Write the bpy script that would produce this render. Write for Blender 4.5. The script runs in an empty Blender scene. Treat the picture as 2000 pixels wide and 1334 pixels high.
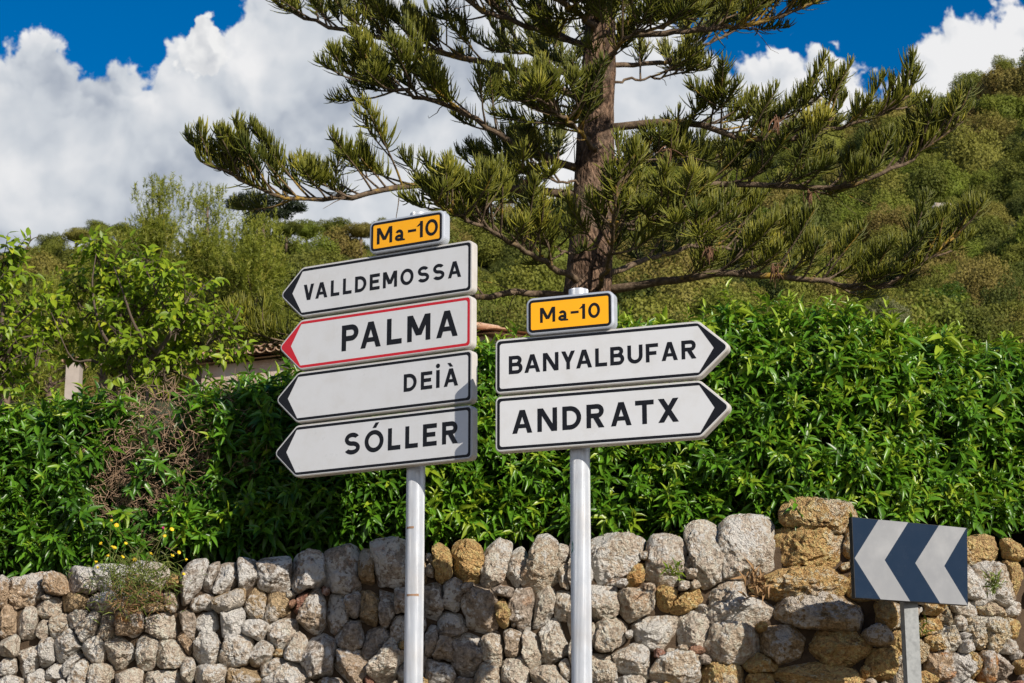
import bpy, math, random
import numpy as np
from mathutils import Vector, Matrix, noise as mnoise

random.seed(7)
rng = np.random.default_rng(11)
scene = bpy.context.scene

# ------------------------------------------------------------------ camera
FPX = 3900.0                       # focal length in pixels of the 2000 px wide photograph
PITCH = math.radians(14.4)
CAMZ = 1.6
cam_data = bpy.data.cameras.new('camera')
cam_data.sensor_width = 36.0
cam_data.lens = FPX / 2000.0 * 36.0
cam_data.clip_end = 6000.0
cam_data.dof.use_dof = True
cam_data.dof.focus_distance = 11.9
cam_data.dof.aperture_fstop = 9.0
cam = bpy.data.objects.new('camera', cam_data)
cam.location = (0, 0, CAMZ)
cam.rotation_euler = (math.radians(90) + PITCH, 0, 0)
scene.collection.objects.link(cam)
scene.camera = cam

# ------------------------------------------------------------------ sky, sun, exposure
SUN_EL = math.radians(29.0)
SUN_AZ = math.radians(180.0 - 36.0)      # clockwise from +Y: behind the camera, to the right
TO_SUN = Vector((math.sin(SUN_AZ) * math.cos(SUN_EL), math.cos(SUN_AZ) * math.cos(SUN_EL), math.sin(SUN_EL)))
sun_data = bpy.data.lights.new('sun', 'SUN')
sun_data.energy = 5.0
sun_data.angle = math.radians(0.53)
sun_data.color = (1.0, 0.91, 0.79)
sun = bpy.data.objects.new('sun', sun_data)
sun.rotation_euler = TO_SUN.to_track_quat('Z', 'Y').to_euler()
sun.location = TO_SUN * 60
scene.collection.objects.link(sun)
vs = scene.view_settings
vs.view_transform = 'Standard'
vs.look = 'None'
vs.exposure = 0.22
vs.gamma = 1.0
scene.render.engine = 'CYCLES'
scene.cycles.use_denoising = True
scene.cycles.max_bounces = 4
scene.cycles.diffuse_bounces = 3
scene.cycles.glossy_bounces = 2
scene.cycles.transparent_max_bounces = 6


class S:
    """socket wrapper with arithmetic, to write node maths as expressions"""
    def __init__(self, nt, sock):
        self.nt, self.s = nt, sock

    def _m(self, op, *o, clamp=False):
        n = self.nt.nodes.new('ShaderNodeMath')
        n.operation = op
        n.use_clamp = clamp
        for i, a in enumerate((self,) + o):
            if isinstance(a, S):
                self.nt.links.new(a.s, n.inputs[i])
            else:
                n.inputs[i].default_value = a
        return S(self.nt, n.outputs[0])

    def __add__(self, o): return self._m('ADD', o)
    def __sub__(self, o): return self._m('SUBTRACT', o)
    def __mul__(self, o): return self._m('MULTIPLY', o)
    def __truediv__(self, o): return self._m('DIVIDE', o)
    def pw(self, o): return self._m('POWER', o)
    def mx(self, o): return self._m('MAXIMUM', o)
    def mn(self, o): return self._m('MINIMUM', o)

    def step(self, a, b, lo=0.0, hi=1.0):
        n = self.nt.nodes.new('ShaderNodeMapRange')
        n.interpolation_type = 'SMOOTHSTEP'
        self.nt.links.new(self.s, n.inputs[0])
        for i, v in enumerate((a, b, lo, hi)):
            n.inputs[i + 1].default_value = v
        return S(self.nt, n.outputs[0])


def nd(nt, t, **kw):
    n = nt.nodes.new(t)
    for k, v in kw.items():
        setattr(n, k, v)
    return n


def setin(n, **kw):
    for k, v in kw.items():
        n.inputs[k.replace('_', ' ')].default_value = v


def noise_f(nt, vec, scale, detail=5, rough=0.55, dist=0.0, dim='3D'):
    n = nd(nt, 'ShaderNodeTexNoise', noise_dimensions=dim)
    setin(n, Scale=scale, Detail=detail, Roughness=rough, Distortion=dist)
    if vec is not None:
        nt.links.new(vec, n.inputs['Vector'])
    return S(nt, n.outputs[0])


def mixc(nt, f, a, b, blend='MIX'):
    n = nd(nt, 'ShaderNodeMix', data_type='RGBA', blend_type=blend)
    ins = [n.inputs[0], n.inputs[6], n.inputs[7]]
    for i, v in zip(ins, (f, a, b)):
        if isinstance(v, S):
            nt.links.new(v.s, i)
        elif hasattr(v, 'is_linked'):
            nt.links.new(v, i)
        elif isinstance(v, (int, float)):
            i.default_value = v
        else:
            i.default_value = (*v, 1.0)
    return n.outputs[2]


def px_dir(px, py):
    u = (px - 1000.0) / FPX
    v = (667.0 - py) / FPX
    return Vector((u, math.cos(PITCH) - v * math.sin(PITCH), math.sin(PITCH) + v * math.cos(PITCH)))


def at(px, py, Y):
    d = px_dir(px, py)
    t = Y / d.y
    return Vector((d.x * t, Y, CAMZ + d.z * t))


def azel(px, py):
    d = px_dir(px, py).normalized()
    return math.degrees(math.atan2(d.x, d.y)), math.degrees(math.asin(d.z))


def build_world():
    w = bpy.data.worlds.new('World')
    scene.world = w
    w.use_nodes = True
    nt = w.node_tree
    nt.nodes.clear()
    out = nd(nt, 'ShaderNodeOutputWorld')
    sky = nd(nt, 'ShaderNodeTexSky', sky_type='NISHITA')
    sky.sun_disc = False
    sky.sun_elevation = SUN_EL
    sky.sun_rotation = SUN_AZ
    sky.altitude = 600.0
    sky.air_density = 1.0
    sky.dust_density = 0.25
    sky.ozone_density = 4.0
    hs = nd(nt, 'ShaderNodeHueSaturation')
    hs.inputs['Saturation'].default_value = 1.62
    hs.inputs['Hue'].default_value = 0.503
    hs.inputs['Value'].default_value = 0.88
    nt.links.new(sky.outputs[0], hs.inputs['Color'])
    bg = nd(nt, 'ShaderNodeBackground')
    nt.links.new(hs.outputs[0], bg.inputs[0])
    bg.inputs[1].default_value = 0.10

    tc = nd(nt, 'ShaderNodeTexCoord')
    sep = nd(nt, 'ShaderNodeSeparateXYZ')
    nt.links.new(tc.outputs['Generated'], sep.inputs[0])
    X, Y, Z = (S(nt, sep.outputs[i]) for i in range(3))
    az = X._m('ARCTAN2', Y) * (180 / math.pi)
    el = Z._m('ARCSINE') * (180 / math.pi)

    def plane(a, e):
        c = nd(nt, 'ShaderNodeCombineXYZ')
        nt.links.new(a.s, c.inputs[0])
        nt.links.new(e.s, c.inputs[1])
        return c.outputs[0]

    def fcurve(pts, ylo, yhi, R=32.0):
        """height of the cloud top over azimuth, mirrored beyond +-R degrees"""
        n = nd(nt, 'ShaderNodeFloatCurve')
        c = n.mapping.curves[0]
        P = [((a + R) / (2 * R), (v - ylo) / (yhi - ylo)) for a, v in pts]
        c.points[0].location = (0.0, P[0][1])
        c.points[1].location = (1.0, P[-1][1])
        for p in P[1:-1]:
            q = c.points.new(*p)
            q.handle_type = 'AUTO'
        n.mapping.update()
        t = ((az + R)._m('PINGPONG', 2 * R)) / (2 * R)
        nt.links.new(t.s, n.inputs['Value'])
        return S(nt, n.outputs[0]) * (yhi - ylo) + ylo

    # warped coordinates give cauliflower outlines
    p0 = plane(az, el)
    wv = noise_f(nt, p0, 0.55, 2, 0.5, dim='2D')
    big = noise_f(nt, p0, 0.30, 4, 0.5, 0.3, dim='2D')
    billow = nd(nt, 'ShaderNodeTexVoronoi', feature='SMOOTH_F1', voronoi_dimensions='2D')
    setin(billow, Scale=1.05, Detail=1.6, Roughness=0.5, Smoothness=0.7)
    wp = nd(nt, 'ShaderNodeVectorMath', operation='ADD')
    nv = nd(nt, 'ShaderNodeTexNoise', noise_dimensions='2D')
    setin(nv, Scale=0.9, Detail=3.0, Roughness=0.55)
    nt.links.new(p0, nv.inputs['Vector'])
    sc = nd(nt, 'ShaderNodeVectorMath', operation='SCALE')
    sc.inputs['Scale'].default_value = 1.1
    nt.links.new(nv.outputs['Color'], sc.inputs[0])
    nt.links.new(p0, wp.inputs[0])
    nt.links.new(sc.outputs[0], wp.inputs[1])
    nt.links.new(wp.outputs[0], billow.inputs['Vector'])
    bil = S(nt, billow.outputs['Distance'])
    # the same puffs sampled a little towards the sun, for relief
    off = nd(nt, 'ShaderNodeVectorMath', operation='ADD')
    off.inputs[1].default_value = (0.20, 0.26, 0)
    nt.links.new(wp.outputs[0], off.inputs[0])
    bil2n = nd(nt, 'ShaderNodeTexVoronoi', feature='SMOOTH_F1', voronoi_dimensions='2D')
    setin(bil2n, Scale=1.05, Detail=1.6, Roughness=0.5, Smoothness=0.7)
    nt.links.new(off.outputs[0], bil2n.inputs['Vector'])
    bil2 = S(nt, bil2n.outputs['Distance'])
    def bigpuff(vec):
        n_ = nd(nt, 'ShaderNodeTexVoronoi', feature='SMOOTH_F1', voronoi_dimensions='2D')
        setin(n_, Scale=0.42, Detail=1.0, Roughness=0.5, Smoothness=0.9)
        nt.links.new(vec, n_.inputs['Vector'])
        return S(nt, n_.outputs['Distance'])
    off3 = nd(nt, 'ShaderNodeVectorMath', operation='ADD')
    off3.inputs[1].default_value = (0.5, 0.75, 0)
    nt.links.new(wp.outputs[0], off3.inputs[0])
    relief_big = bigpuff(off3.outputs[0]) - bigpuff(wp.outputs[0])
    fine = noise_f(nt, p0, 3.0, 5, 0.6, dim='2D')
    relief = (bil2 - bil) * 1.0
    edge = (bil * -1.05 + 0.42) + (fine - 0.5) * 0.8

    tops = [(-70, 150), (0, 78), (45, 52), (80, 26), (112, 55), (150, 98), (185, 112), (250, 112), (300, 110),
            (325, 62), (362, 30), (420, 22), (452, 26), (478, -10), (600, -190), (850, -260), (1150, -150),
            (1300, -20), (1395, 78), (1445, 104), (1490, 76), (1560, 72), (1635, 88), (1690, 130), (1728, 138),
            (1752, 104), (1790, 60), (1845, 14), (1925, 0), (1965, -14), (2080, -120)]
    pts = [(-32.0, 34.0), (-26, 29), (-22, 33)] + [azel(a, b) for a, b in tops] + [(22, 31), (27, 25), (32, 30)]
    T = fcurve(pts, 16.0, 46.0)
    dist = T - el + edge * 0.85 - 0.05
    mask = dist.step(-0.05, 0.34)
    # a nearer small cumulus in front of the grey bank
    fa, fe = azel(398, 96)
    ex = (az - fa) * (1 / 0.98)
    ey = (el - fe) * (1 / 1.16)
    rr = (ex * ex + ey * ey)._m('SQRT')
    fd = (rr * -1.0 + 1.0) + edge * 0.55
    fmask = fd.step(0.02, 0.16)

    depth = dist.step(0.0, 5.5)
    low = el.step(21.0, 14.0)
    rim = dist.step(2.2, 0.0)
    shade = (big - 0.5) * 1.5 + (wv - 0.5) * 0.55 + relief_big * 0.42 + relief * (rim * 0.34 + 0.13) + (fine - 0.5) * 0.04 + rim * 0.10
    lit = shade + 0.70 - depth * 0.20 - low * 0.12
    # the bank to the left carries a greyer base, the side towards the sun stays white
    lit = lit + az.step(-12.0, 10.0) * 0.30 - 0.12
    lit = lit._m('MULTIPLY', 1.0, clamp=True)
    ramp = nd(nt, 'ShaderNodeValToRGB')
    cr = ramp.color_ramp
    cr.elements[0].position = 0.0
    cr.elements[0].color = (0.36, 0.41, 0.50, 1)
    cr.elements[1].position = 1.0
    cr.elements[1].color = (0.92, 0.92, 0.93, 1)
    e = cr.elements.new(0.45)
    e.color = (0.64, 0.68, 0.735, 1)
    nt.links.new(lit.s, ramp.inputs[0])
    flit = ((relief * 0.75 + (fine - 0.5) * 0.2 + 0.74) + (fd.step(0.6, 0.0) * 0.14))._m('MULTIPLY', 1.0, clamp=True)
    ramp2 = nd(nt, 'ShaderNodeValToRGB')
    ramp2.color_ramp.elements[0].color = (0.40, 0.44, 0.51, 1)
    ramp2.color_ramp.elements[1].color = (0.93, 0.93, 0.93, 1)
    nt.links.new(flit.s, ramp2.inputs[0])
    ccol = mixc(nt, fmask, ramp.outputs[0], ramp2.outputs[0])
    bgc = nd(nt, 'ShaderNodeBackground')
    nt.links.new(ccol, bgc.inputs[0])
    bgc.inputs[1].default_value = 0.80
    mx = nd(nt, 'ShaderNodeMixShader')
    nt.links.new(mask.mx(fmask).s, mx.inputs[0])
    nt.links.new(bg.outputs[0], mx.inputs[1])
    nt.links.new(bgc.outputs[0], mx.inputs[2])
    nt.links.new(mx.outputs[0], out.inputs[0])
    w.cycles.sampling_method = 'MANUAL'
    w.cycles.sample_map_resolution = 512


build_world()

# ------------------------------------------------------------------ helpers
COL = scene.collection


def tag(o, label=None, cat=None, group=None, kind=None):
    if label: o['label'] = label
    if cat: o['category'] = cat
    if group: o['group'] = group
    if kind: o['kind'] = kind
    return o


def empty(name, loc=(0, 0, 0), label=None, cat=None, group=None):
    o = bpy.data.objects.new(name, None)
    o.empty_display_size = 0.1
    o.location = loc
    COL.objects.link(o)
    tag(o, label, cat, group)
    return o


def np_mesh(name, V, F4=None, F3=None, smooth=True, attrs=None):
    V = np.asarray(V, dtype=np.float32).reshape(-1, 3)
    me = bpy.data.meshes.new(name)
    parts, starts, n = [], [], 0
    for F, k in ((F4, 4), (F3, 3)):
        if F is None or len(F) == 0:
            continue
        F = np.asarray(F, dtype=np.int32).reshape(-1, k)
        parts.append(F.ravel())
        starts.append(n + np.arange(len(F), dtype=np.int32) * k)
        n += F.size
    L = np.concatenate(parts)
    st = np.concatenate(starts)
    me.vertices.add(len(V))
    me.vertices.foreach_set('co', V.ravel())
    me.loops.add(len(L))
    me.loops.foreach_set('vertex_index', L)
    me.polygons.add(len(st))
    me.polygons.foreach_set('loop_start', st)
    if attrs:
        for k, a in attrs.items():
            at_ = me.attributes.new(k, 'FLOAT', 'POINT')
            at_.data.foreach_set('value', np.asarray(a, dtype=np.float32))
    me.update(calc_edges=True)
    me.validate()
    if smooth:
        me.polygons.foreach_set('use_smooth', np.ones(len(me.polygons), dtype=bool))
    return me


def link(name, me, mat=None, parent=None, loc=None):
    if mat is not None and not me.materials:
        me.materials.append(mat)
    o = bpy.data.objects.new(name, me)
    COL.objects.link(o)
    if parent is not None:
        o.parent = parent
        # parents that are Empties at the thing's base: keep world coordinates of the mesh
        o.matrix_parent_inverse = Matrix.Translation(-parent.location) if parent.type == 'EMPTY' else Matrix()
    if loc is not None:
        o.location = loc
    return o


class MB:
    """collects quads and triangles"""
    def __init__(self):
        self.v, self.f = [], []

    def poly(self, pts):
        n = len(self.v)
        self.v += [tuple(p) for p in pts]
        self.f.append(tuple(range(n, n + len(pts))))

    def box(self, c, h, R=None):
        n = len(self.v)
        for sx, sy, sz in ((-1, -1, -1), (1, -1, -1), (1, 1, -1), (-1, 1, -1), (-1, -1, 1), (1, -1, 1), (1, 1, 1), (-1, 1, 1)):
            p = Vector((sx * h[0], sy * h[1], sz * h[2]))
            if R is not None:
                p = R @ p
            self.v.append(tuple(Vector(c) + p))
        for q in ((0, 3, 2, 1), (4, 5, 6, 7), (0, 1, 5, 4), (1, 2, 6, 5), (2, 3, 7, 6), (3, 0, 4, 7)):
            self.f.append(tuple(n + i for i in q))

    def tube(self, path, radii, k=8, caps=True, jitter=0.0):
        path = [Vector(p) for p in path]
        n0 = len(self.v)
        up = Vector((0.13, 0.31, 0.94))
        for i, p in enumerate(path):
            t = (path[min(i + 1, len(path) - 1)] - path[max(i - 1, 0)]).normalized()
            a = t.cross(up)
            if a.length < 1e-4:
                a = t.cross(Vector((1, 0, 0)))
            a.normalize()
            b = t.cross(a)
            for j in range(k):
                w = 2 * math.pi * j / k
                r = radii[i] * (1 + (random.uniform(-jitter, jitter) if jitter else 0))
                self.v.append(tuple(p + (a * math.cos(w) + b * math.sin(w)) * r))
        for i in range(len(path) - 1):
            for j in range(k):
                q = n0 + i * k + j
                r = n0 + i * k + (j + 1) % k
                self.f.append((q, r, r + k, q + k))
        if caps:
            self.f.append(tuple(n0 + j for j in range(k))[::-1])
            e = n0 + (len(path) - 1) * k
            self.f.append(tuple(e + j for j in range(k)))

    def mesh(self, name, smooth=False):
        me = bpy.data.meshes.new(name)
        me.from_pydata(self.v, [], self.f)
        me.update()
        if smooth:
            me.polygons.foreach_set('use_smooth', np.ones(len(me.polygons), dtype=bool))
        return me

    def build(self, name, mat, parent=None, smooth=False):
        return link(name, self.mesh(name, smooth), mat, parent)


def frames(D, N):
    """rotation matrices (N,3,3) with columns X=D, Z~N"""
    D = D / np.linalg.norm(D, axis=1, keepdims=True)
    Yv = np.cross(N, D)
    ln = np.linalg.norm(Yv, axis=1, keepdims=True)
    bad = ln[:, 0] < 1e-4
    if bad.any():
        Yv[bad] = np.cross(np.array([0.3, 0.9, 0.2]), D[bad])
        ln = np.linalg.norm(Yv, axis=1, keepdims=True)
    Yv = Yv / ln
    Zv = np.cross(D, Yv)
    return np.stack([D, Yv, Zv], axis=2)


def scatter(tv, tf, R, T, sc):
    """copies of a template (tv, quads tf); sc is (N,3)"""
    n = len(tv)
    V = np.einsum('nij,nkj->nki', R, tv[None, :, :] * sc[:, None, :]) + T[:, None, :]
    Fq = (tf[None, :, :] + (np.arange(len(T)) * n)[:, None, None]).reshape(-1, 4)
    return V.reshape(-1, 3), Fq


def crom(P, n):
    """Catmull-Rom resampling of a list of Vectors"""
    P = [Vector(p) for p in P]
    Q = [P[0] * 2 - P[1]] + P + [P[-1] * 2 - P[-2]]
    out = []
    m = len(P) - 1
    for i in range(n):
        s = i / (n - 1) * m
        k = min(int(s), m - 1)
        t = s - k
        a, b, c, d = Q[k:k + 4]
        out.append(0.5 * ((2 * b) + (c - a) * t + (2 * a - 5 * b + 4 * c - d) * t * t + (3 * b - a - 3 * c + d) * t ** 3))
    return out


# ------------------------------------------------------------------ materials
def mat_base(name):
    m = bpy.data.materials.new(name)
    m.use_nodes = True
    nt = m.node_tree
    b = nt.nodes['Principled BSDF']
    return m, nt, b


def obj_coord(nt):
    return nd(nt, 'ShaderNodeTexCoord').outputs['Object']


def bump(nt, b, h, strength, dist):
    n = nd(nt, 'ShaderNodeBump')
    n.inputs['Strength'].default_value = strength
    n.inputs['Distance'].default_value = dist
    nt.links.new(h.s, n.inputs['Height'])
    nt.links.new(n.outputs[0], b.inputs['Normal'])


def plain(name, col, rough=0.5, metal=0.0, dirt=0.12, scale=6.0, spec=0.5, dcol=None, bumpd=0.0):
    m, nt, b = mat_base(name)
    v = obj_coord(nt)
    f = noise_f(nt, v, scale, 8, 0.65).step(0.40, 0.74)
    dc = dcol or tuple(c * 0.62 for c in col)
    nt.links.new(mixc(nt, f * dirt, col, dc), b.inputs['Base Color'])
    r = noise_f(nt, v, scale * 2.3, 4).step(0.3, 0.8, rough * 0.8, min(1, rough * 1.3))
    nt.links.new(r.s, b.inputs['Roughness'])
    b.inputs['Metallic'].default_value = metal
    b.inputs['Specular IOR Level'].default_value = spec
    if bumpd:
        bump(nt, b, noise_f(nt, v, scale * 6, 5), 0.5, bumpd)
    return m


def leaf_mat(name, dark, light, tip, rough=0.38, trans=0.3, spec=0.5):
    """colour by the leaf's own tint (0..1) with translucency"""
    m, nt, b = mat_base(name)
    a = nd(nt, 'ShaderNodeAttribute', attribute_name='tint')
    oi = nd(nt, 'ShaderNodeObjectInfo')
    t = S(nt, a.outputs['Fac'])
    col = mixc(nt, t.step(0.0, 0.72), dark, light)
    col = mixc(nt, t.step(0.72, 1.0), col, tip)
    v = obj_coord(nt)
    col = mixc(nt, noise_f(nt, v, 9.0, 3).step(0.35, 0.8) * 0.35, col, dark)
    nt.links.new(col, b.inputs['Base Color'])
    b.inputs['Roughness'].default_value = rough
    b.inputs['Specular IOR Level'].default_value = spec
    tr = nd(nt, 'ShaderNodeBsdfTranslucent')
    tcol = mixc(nt, 0.5, col, (0.28, 0.38, 0.03))
    nt.links.new(tcol, tr.inputs[0])
    mx = nd(nt, 'ShaderNodeMixShader')
    mx.inputs[0].default_value = trans
    nt.links.new(b.outputs[0], mx.inputs[1])
    nt.links.new(tr.outputs[0], mx.inputs[2])
    nt.links.new(mx.outputs[0], nt.nodes['Material Output'].inputs[0])
    return m


def stone_mat(name, base, alt, lichen, orange, pits=0.4, warm=(0.52, 0.36, 0.20)):
    m, nt, b = mat_base(name)
    v = nd(nt, 'ShaderNodeNewGeometry').outputs['Position']
    oi = S(nt, nd(nt, 'ShaderNodeObjectInfo').outputs['Random'])
    n1 = noise_f(nt, v, 7.0, 6, 0.65)
    n2 = noise_f(nt, v, 31.0, 6, 0.7)
    n3 = noise_f(nt, v, 95.0, 5, 0.7)
    col = mixc(nt, n1.step(0.34, 0.68), base, alt)
    col = mixc(nt, oi.step(0.55, 1.0) * 0.45, col, warm)
    col = mixc(nt, n2.step(0.44, 0.62) * 0.75, col, tuple(min(0.8, c * 1.4) for c in base))
    col = mixc(nt, n2.step(0.46, 0.34) * 0.7, col, tuple(c * 0.34 for c in alt))
    col = mixc(nt, n3.step(0.46, 0.34) * 0.6, col, tuple(c * 0.22 for c in base))
    # pale crustose lichen: rounded blotches of two sizes
    vor = nd(nt, 'ShaderNodeTexVoronoi', feature='F1')
    setin(vor, Scale=17.0, Randomness=1.0)
    dw = nd(nt, 'ShaderNodeVectorMath', operation='ADD')
    ns = nd(nt, 'ShaderNodeTexNoise')
    setin(ns, Scale=40.0, Detail=4.0)
    nt.links.new(v, ns.inputs['Vector'])
    scl = nd(nt, 'ShaderNodeVectorMath', operation='SCALE')
    scl.inputs['Scale'].default_value = 0.05
    nt.links.new(ns.outputs['Color'], scl.inputs[0])
    nt.links.new(v, dw.inputs[0])
    nt.links.new(scl.outputs[0], dw.inputs[1])
    nt.links.new(dw.outputs[0], vor.inputs['Vector'])
    vd = S(nt, vor.outputs['Distance'])
    sepc = nd(nt, 'ShaderNodeSeparateColor')
    nt.links.new(vor.outputs['Color'], sepc.inputs[0])
    rnd = S(nt, sepc.outputs[0])
    area = noise_f(nt, v, 3.1, 4, 0.6)
    lm = ((rnd * 0.42 + (area - 0.62) * 1.2 + (lichen - 0.5) * 0.5) - vd).step(0.0, 0.06)
    lm2 = ((area - 0.55 + lichen * 0.12) * 3.0 + (n2 - 0.5) * 2.2).step(0.08, 0.26)
    lic = lm.mx(lm2 * 0.8) * min(1.0, 0.35 + lichen)
    col = mixc(nt, lic, col, (0.76, 0.745, 0.71))
    om = (noise_f(nt, v, 12.0, 6, 0.7) + (noise_f(nt, v, 2.2, 3) - 0.5) * 0.8).step(0.66 - orange * 0.16, 0.78 - orange * 0.1)
    col = mixc(nt, om * (0.25 + 0.75 * orange), col, (0.52, 0.21, 0.045))
    nt.links.new(col, b.inputs['Base Color'])
    b.inputs['Roughness'].default_value = 0.92
    b.inputs['Specular IOR Level'].default_value = 0.2
    pv = nd(nt, 'ShaderNodeTexVoronoi', feature='SMOOTH_F1')
    setin(pv, Scale=48.0, Smoothness=0.4, Detail=1.0)
    nt.links.new(dw.outputs[0], pv.inputs['Vector'])
    crag = nd(nt, 'ShaderNodeTexNoise', noise_type='RIDGED_MULTIFRACTAL')
    setin(crag, Scale=15.0, Detail=5.0, Roughness=0.6)
    nt.links.new(v, crag.inputs['Vector'])
    h = n2 * 0.95 + n3 * 0.3 + S(nt, pv.outputs['Distance']) * pits - S(nt, crag.outputs[0]) * 0.16
    bump(nt, b, h, 1.0, 0.05)
    return m


M = {}
M['stone_grey'] = stone_mat('grey_limestone', (0.47, 0.395, 0.325), (0.32, 0.27, 0.225), 0.62, 0.10, 0.35)
M['stone_light'] = stone_mat('pale_limestone', (0.70, 0.595, 0.49), (0.54, 0.445, 0.35), 0.60, 0.12, 0.45)
M['stone_white'] = stone_mat('lichen_limestone', (0.48, 0.41, 0.345), (0.34, 0.285, 0.235), 1.0, 0.05, 0.35)
M['stone_ochre'] = stone_mat('ochre_limestone', (0.76, 0.485, 0.21), (0.60, 0.36, 0.145), 0.18, 0.18, 0.85)
M['stone_tan'] = stone_mat('tan_limestone', (0.54, 0.40, 0.235), (0.40, 0.285, 0.165), 0.45, 0.15, 0.7)
M['stone_porous'] = stone_mat('porous_limestone', (0.80, 0.64, 0.43), (0.66, 0.48, 0.27), 0.35, 0.12, 1.0)
M['stone_orange'] = stone_mat('orange_lichen_limestone', (0.56, 0.43, 0.30), (0.43, 0.30, 0.19), 0.55, 0.75, 0.5)
M['stone_red'] = stone_mat('red_stone', (0.36, 0.19, 0.135), (0.27, 0.14, 0.10), 0.1, 0.1, 0.4)
M['earth'] = plain('earth', (0.085, 0.060, 0.040), 0.95, dirt=0.8, scale=18, spec=0.1, bumpd=0.02)  # soil tone darkened so the gaps between stones look shadowed
M['asphalt'] = plain('asphalt', (0.055, 0.053, 0.05), 0.9, dirt=0.5, scale=30, spec=0.3, bumpd=0.004)
M['verge'] = plain('dry_verge', (0.22, 0.17, 0.10), 0.95, dirt=0.8, scale=3, spec=0.1, bumpd=0.02)
M['scrub_soil'] = plain('scrub_soil', (0.06, 0.065, 0.028), 0.95, dirt=0.8, scale=0.4, spec=0.1, dcol=(0.05, 0.06, 0.02))
M['sign_white'] = plain('sign_white', (0.645, 0.665, 0.69), 0.34, dirt=0.30, scale=7, dcol=(0.50, 0.485, 0.45))
M['sign_rim'] = plain('sign_rim', (0.52, 0.505, 0.48), 0.45, dirt=0.35, scale=9, dcol=(0.36, 0.31, 0.25))
M['sign_black'] = plain('sign_black', (0.0075, 0.0085, 0.0125), 0.30, spec=0.22, dirt=0.2, scale=8, dcol=(0.02, 0.02, 0.02))
M['sign_red'] = plain('sign_red', (0.56, 0.008, 0.022), 0.33, dirt=0.3, scale=8, dcol=(0.42, 0.015, 0.02))
M['sign_yellow'] = plain('sign_yellow', (1.0, 0.45, 0.002), 0.38, dirt=0.2, scale=9, dcol=(0.80, 0.33, 0.01))
M['plate_rim'] = plain('plate_rim', (0.50, 0.54, 0.60), 0.36, metal=0.25, dirt=0.25, scale=9)
M['pole'] = plain('aluminium_pole', (0.54, 0.575, 0.625), 0.36, metal=0.4, dirt=0.3, scale=4, dcol=(0.50, 0.44, 0.38))
M['galv'] = plain('galvanised_steel', (0.24, 0.255, 0.26), 0.6, metal=0.15, dirt=0.8, scale=24, dcol=(0.15, 0.16, 0.165))
M['navy'] = plain('navy_sheet', (0.006, 0.018, 0.042), 0.24, spec=0.25, dirt=0.3, scale=6, dcol=(0.014, 0.028, 0.055))
M['chev'] = plain('chevron_sheet', (0.215, 0.225, 0.24), 0.42, dirt=0.5, scale=4, dcol=(0.34, 0.35, 0.36))
M['black_edge'] = plain('black_edge', (0.008, 0.008, 0.010), 0.6, dirt=0.1)
M['hedge_leaf'] = leaf_mat('hedge_leaf', (0.034, 0.105, 0.010), (0.12, 0.29, 0.016), (0.32, 0.43, 0.03), 0.35, 0.30, 0.5)
M['hedge_stem'] = plain('hedge_stem', (0.14, 0.15, 0.04), 0.6, dirt=0.5, scale=12)
M['twig'] = plain('dead_twig', (0.34, 0.225, 0.145), 0.8, dirt=0.5, scale=12, dcol=(0.12, 0.08, 0.05))
M['hedge_shade'] = plain('hedge_shade', (0.030, 0.030, 0.016), 0.95, dirt=0.7, scale=10, spec=0.05)  # dark tone standing in for the shade deep inside the hedge
M['wire'] = plain('green_wire', (0.05, 0.10, 0.08), 0.45, dirt=0.4, scale=10)
M['needle'] = leaf_mat('araucaria_needle', (0.040, 0.060, 0.008), (0.165, 0.172, 0.016), (0.38, 0.345, 0.04), 0.5, 0.10, 0.35)
M['dead_needle'] = plain('dead_needle', (0.17, 0.085, 0.045), 0.85, dirt=0.5)
M['fruit_leaf'] = leaf_mat('fruit_leaf', (0.075, 0.145, 0.010), (0.25, 0.37, 0.018), (0.46, 0.50, 0.03), 0.42, 0.38, 0.4)
M['fruit_bark'] = plain('fruit_bark', (0.10, 0.072, 0.052), 0.85, dirt=0.7, scale=14, bumpd=0.01)
M['pine_needle'] = leaf_mat('pine_needle', (0.085, 0.115, 0.014), (0.22, 0.245, 0.026), (0.36, 0.34, 0.06), 0.55, 0.25, 0.3)
M['dark_needle'] = leaf_mat('dark_pine_needle', (0.016, 0.026, 0.016), (0.030, 0.042, 0.020), (0.07, 0.08, 0.03), 0.6, 0.1, 0.2)
M['pine_bark'] = plain('pine_bark', (0.16, 0.11, 0.08), 0.9, dirt=0.8, scale=8, bumpd=0.02)
M['olive_leaf'] = leaf_mat('olive_leaf', (0.12, 0.13, 0.055), (0.20, 0.20, 0.085), (0.30, 0.29, 0.13), 0.6, 0.2, 0.3)
M['bright_leaf'] = leaf_mat('bright_leaf', (0.05, 0.10, 0.010), (0.11, 0.17, 0.014), (0.17, 0.22, 0.02), 0.55, 0.25, 0.3)
M['plaster'] = plain('pink_plaster', (0.50, 0.36, 0.29), 0.9, dirt=0.9, scale=2.6, spec=0.15, dcol=(0.60, 0.56, 0.50), bumpd=0.02)
M['white_plaster'] = plain('white_plaster', (0.40, 0.35, 0.31), 0.9, dirt=0.5, scale=4, spec=0.15)
M['roof_tile'] = plain('roof_tile', (0.48, 0.29, 0.19), 0.85, dirt=0.9, scale=9, spec=0.2, dcol=(0.62, 0.50, 0.36))
M['weed_green'] = leaf_mat('weed_green', (0.10, 0.15, 0.03), (0.19, 0.24, 0.05), (0.28, 0.30, 0.09), 0.6, 0.25, 0.3)
M['weed_dry'] = plain('weed_dry', (0.30, 0.18, 0.08), 0.85, dirt=0.6)
M['petal'] = plain('yellow_petal', (0.85, 0.58, 0.01), 0.6, dirt=0.2)
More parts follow.
